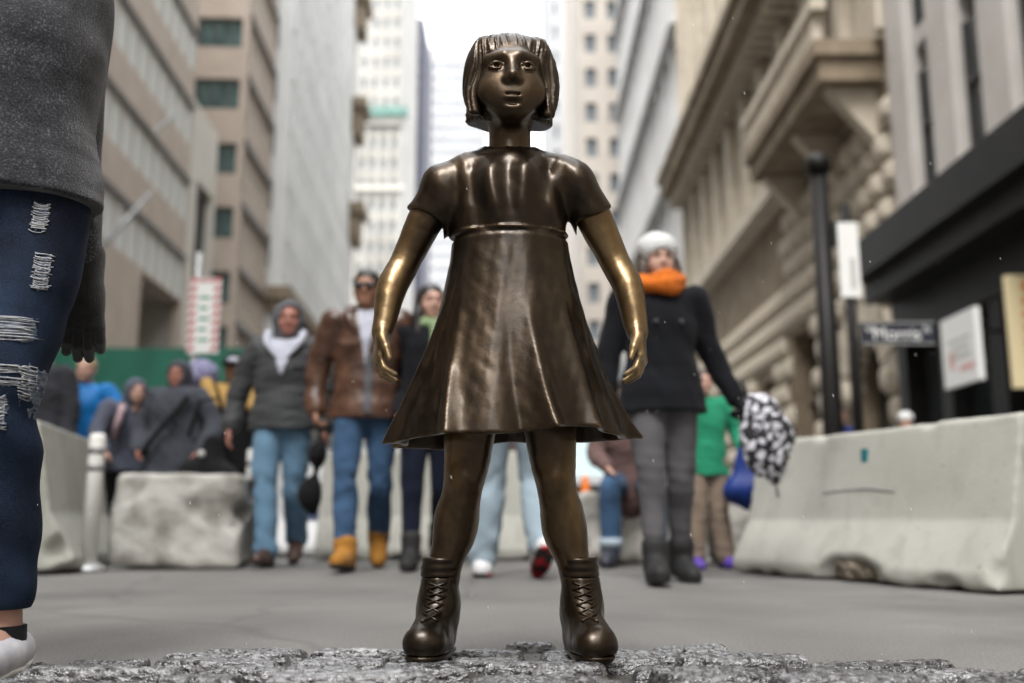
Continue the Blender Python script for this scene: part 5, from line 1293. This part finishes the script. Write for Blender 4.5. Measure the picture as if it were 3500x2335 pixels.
f.chain([(0, 0, .60), (0, 0, .78), (0, 0, .90)], [.08, .075, .08], .03, .7); f.cone((-.10, 0, .95), (.10, 0, .95), .030, .030, .03)
nb = wob(301, 7, (35, 35, 35)); nc = wob(302, 7, (110, 110, 110)); f.disp(lambda X, Y, Z: .0012*nb(X, Y, Z)+.0004*nc(X, Y, Z))
obj('body', f.mesh(), BZ['body'], ST)
# head
HC = np.array((0, -.012, 1.172)); hs_ = 1.10
f = Field((-.115, -.135, 1.0), (.115, .115, 1.305), .0022)
Rm0 = Matrix.Rotation(R(3), 3, 'Z') @ Matrix.Rotation(R(-7), 3, 'X'); T = lambda p: HC+np.array(Rm0)@(np.array(p, float)*hs_)
head(f, T, Rm0, hs_, True, True); f.disp(lambda X, Y, Z: .0006*nb(X, Y, Z))
obj('head', f.mesh(), BZ['head'], ST)
# hair: a plain chin-length bob with a fringe
h = Field((-.13, -.135, 1.03), (.13, .14, 1.33), .0026)
h.ell(T((0, .018, .030)), (.089, .105, .094), 0)
h.cone(T((0, .036, .02)), T((0, .040, -.062)), .091, .093, .03, .82)
for sg in (-1, 1): h.chain([T((sg*.052, -.035, .062)), T((sg*.070, -.032, .015)), T((sg*.073, -.030, -.035)), T((sg*.069, -.036, -.080))], [.022, .021, .020, .014], .03)
h.box(T((0, -.105, -.060)), (.062, .075, .087), .03, .006, 's')
def strands(X, Y, Z):
    a = np.arctan2(X, .03-Y+0*Z); w = 1.2*np.sin(Z*26+4*a)+.7*np.sin(Z*55-3*a)
    return .0024*np.abs(np.sin(23*a+w))-.0018+.0016*np.abs(np.sin(49*a+1.7*w+1))+.0007*np.sin(77*a+2*w)
h.disp(strands); h.all(lambda X, Y, Z: (T((0, 0, -.076))[2]+.004*np.sin(X*60)+.18*(Y+.03))-Z, 'i', .010)
obj('hair', h.mesh(), BZ['hair'], ST)
# dress
f = Field((-.34, -.26, .38), (.34, .26, 1.08), .0038)
f.chain([(0, .004, .80), (0, .0, .855), (0, -.005, .905)], [.113, .116, .119], .02, .70)
for sg in (-1, 1): f.chain([(sg*.035, .008, 1.000), (sg*.085, .006, .990), (sg*.128, .004, .962)], [.034, .040, .046], .035)
f.cone((0, .006, .96), (0, .010, 1.012), .085, .058, .04, .8)
for sg in (-1, 1):
    sh, el = np.array((sg*.138, .004, .960)), np.array((sg*.218, .022, .800)); n_ = (el-sh)/np.linalg.norm(el-sh); cut = float(n_@(sh+(el-sh)*.44))
    f.cone(sh, el, .046, .054, .03)
    f.put(lambda X, Y, Z: X*n_[0]+Y*n_[1]+Z*n_[2]-cut, (sg*.145 if sg > 0 else -.34, -.2, .72), (.34 if sg > 0 else -.145, .2, 1.07), .007, 'i')
ph = np.random.RandomState(12).uniform(0, 6.28, 8)
rp_ = np.random.RandomState(21)
FO = [(-math.pi+2*math.pi*(i+.7*rp_.rand())/15, rp_.uniform(-.3, .3), rp_.uniform(.065, .12), rp_.uniform(.08, .16)*(1 if i % 3 else -.6), rp_.uniform(.0, .35)) for i in range(15)]
def skirt(off):
    def fn(X, Y, Z):
        t = np.clip((.838-Z)/.41, 0, 1.1)
        Rx = .116+.122*t**1.25+off; Ry = .084+.106*t**1.2+off
        th = np.arctan2(Y/Ry, X/Rx); k = np.sqrt((X/Rx)**2+(Y/Ry)**2); pl = -.03*t
        for (t0, tw, sg_, am, st) in FO:
            d = (th-t0-tw*t*t+math.pi) % (2*math.pi)-math.pi
            pl = pl+am*np.clip((t-st)/(1-st), 0, 1.1)**1.1*np.exp(-np.abs(d/sg_)**1.7)
        pl = pl+.008*np.sin(16*th+ph[3])*(1-t)
        return (k-1-pl)*np.minimum(Rx, Ry)*.85
    return fn
f.put(skirt(0), (-.34, -.26, .38), (.34, .26, .845), .012)
f.put(skirt(-.013), (-.34, -.26, .38), (.34, .26, .70), .004, 's')
nd = wob(303, 7, (16, 16, 7)); ne = wob(304, 6, (45, 45, 16))
gat = lambda X, Y, Z: .0062*np.sin(X*95+.9*np.sin(Z*22+X*14)+1.3)*np.clip((1.01-Z)/.03, 0, 1)*np.clip((Z-.842)/.05, .25, 1)*np.clip((.11-np.abs(X))/.03, 0, 1)+.003*np.sin(X*61+Z*35)
f.disp(lambda X, Y, Z: np.where(Z > .84, .0035*nd(X, Y, Z)+.0018*ne(X, Y, Z)+gat(X, Y, Z), .0018*ne(X, Y, Z))+.0035*np.exp(-((Z-.838)/.0045)**2)+.0004*nc(X, Y, Z))
f.all(lambda X, Y, Z: .422+.012*np.sin(7*X+.6)+.005*np.sin(23*X+9*Y)-Z, 'i', .004)
f.cone((0, .008, 1.035), (0, .010, 1.12), .050, .075, .004, op='s')
dr = obj('dress', f.mesh(), BZ['dress'], ST)
g = Field((-.10, -.11, .98), (.10, .12, 1.07), .003)
for i in range(20):
    a0, a1 = 2*math.pi*i/20, 2*math.pi*(i+1)/20; c = lambda a: (.058*math.cos(a), .050*math.sin(a)+.008, 1.014-.012*max(0, -math.sin(a)))
    g.cone(c(a0), c(a1), .0065, .0065, .006)
obj('collar', g.mesh(), BZ['dress'], dr)
# boots and socks
for sg in (-1, 1):
    f = Field((min(sg*.05, sg*.24), -.16, -.015), (max(sg*.05, sg*.24), .10, .20), .0028)
    hl, bl, te = np.array((sg*.138, .030, .036)), np.array((sg*.153, -.062, .036)), np.array((sg*.159, -.092, .038))
    f.chain([hl, bl, te], [.033, .039, .035], .02); f.chain([(sg*.138, .010, .155), (sg*.139, .009, .10), (sg*.141, .006, .055)], [.0385, .039, .037], .015)
    f.cone((sg*.141, -.012, .095), bl+np.array((0, .01, .02)), .036, .032, .03); f.ell(te+np.array((0, -.002, .004)), (.037, .033, .031), .015)
    f.above(.022, .004); f.below(.158, .006)
    nf = wob(310+sg, 7, (60, 60, 60)); f.disp(lambda X, Y, Z: .0014*nf(X, Y, Z)+.0006*nc(X, Y, Z))
    bf = f.copy(); o = obj('boot', f.mesh(), BZ['boot'], ST)
    f = Field((min(sg*.05, sg*.24), -.16, -.015), (max(sg*.05, sg*.24), .10, .06), .0028)
    f.chain([hl, bl, te], [.037, .044, .041], .02); f.above(-.004, .003); f.below(.0215, .003); obj('sole', f.mesh(), BZ['boot'], o)
    for i in range(5):                                                              # laces lie on the surface of the boot
        z = .142-.0135*i; w_ = .020-.001*i; cx = sg*(.140+.0022*i)
        for cr in (-1, 1):
            pts = []
            for t in np.linspace(-1, 1, 7):
                x_, z_ = cx+t*w_, z+cr*t*.007; pts.append((x_, bf.front(x_, z_)-.0015-(.0012 if cr > 0 else 0), z_))
            q = MB(); q.tube(pts, .0024, 6); q.build('lace', BZ['lace'], o, True)
    f = Field((min(sg*.07, sg*.20), -.06, .14), (max(sg*.07, sg*.20), .08, .215), .0026)
    f.chain([(sg*.137, .009, .166), (sg*.134, .009, .186)], [.0390, .0395], .004); f.above(.156, .003); f.below(.196, .005); f.disp(lambda X, Y, Z: .0008*np.sin(420*Z)); obj('sock', f.mesh(), BZ['boot'], ST)

# ------------------------------------------------------------------ fine sleet in the air
V, F = [], []; rs = np.random.RandomState(3)
for i in range(150):
    y = rs.uniform(1.7, 4.5); x = rs.uniform(-.55, .55)*y; z = rs.uniform(.05, .3+.6*y); r = rs.uniform(.0005, .0009); l = rs.uniform(3, 6)*r; b = len(V); sx = .25*l
    V += [(x-r, y, z), (x+r, y, z), (x, y-r, z), (x, y+r, z), (x-sx, y, z+l), (x+sx, y, z-l)]
    F += [(b, b+2, b+4), (b+2, b+1, b+4), (b+1, b+3, b+4), (b+3, b, b+4), (b+2, b, b+5), (b+1, b+2, b+5), (b+3, b+1, b+5), (b, b+3, b+5)]
M['sleet'] = mat('sleet_ice', (.9, .9, .92), rough=.3)
tag(obj('sleet', npmesh(V, F, False), M['sleet']), 'fine streaks of sleet falling through the air', 'sleet', kind='stuff')
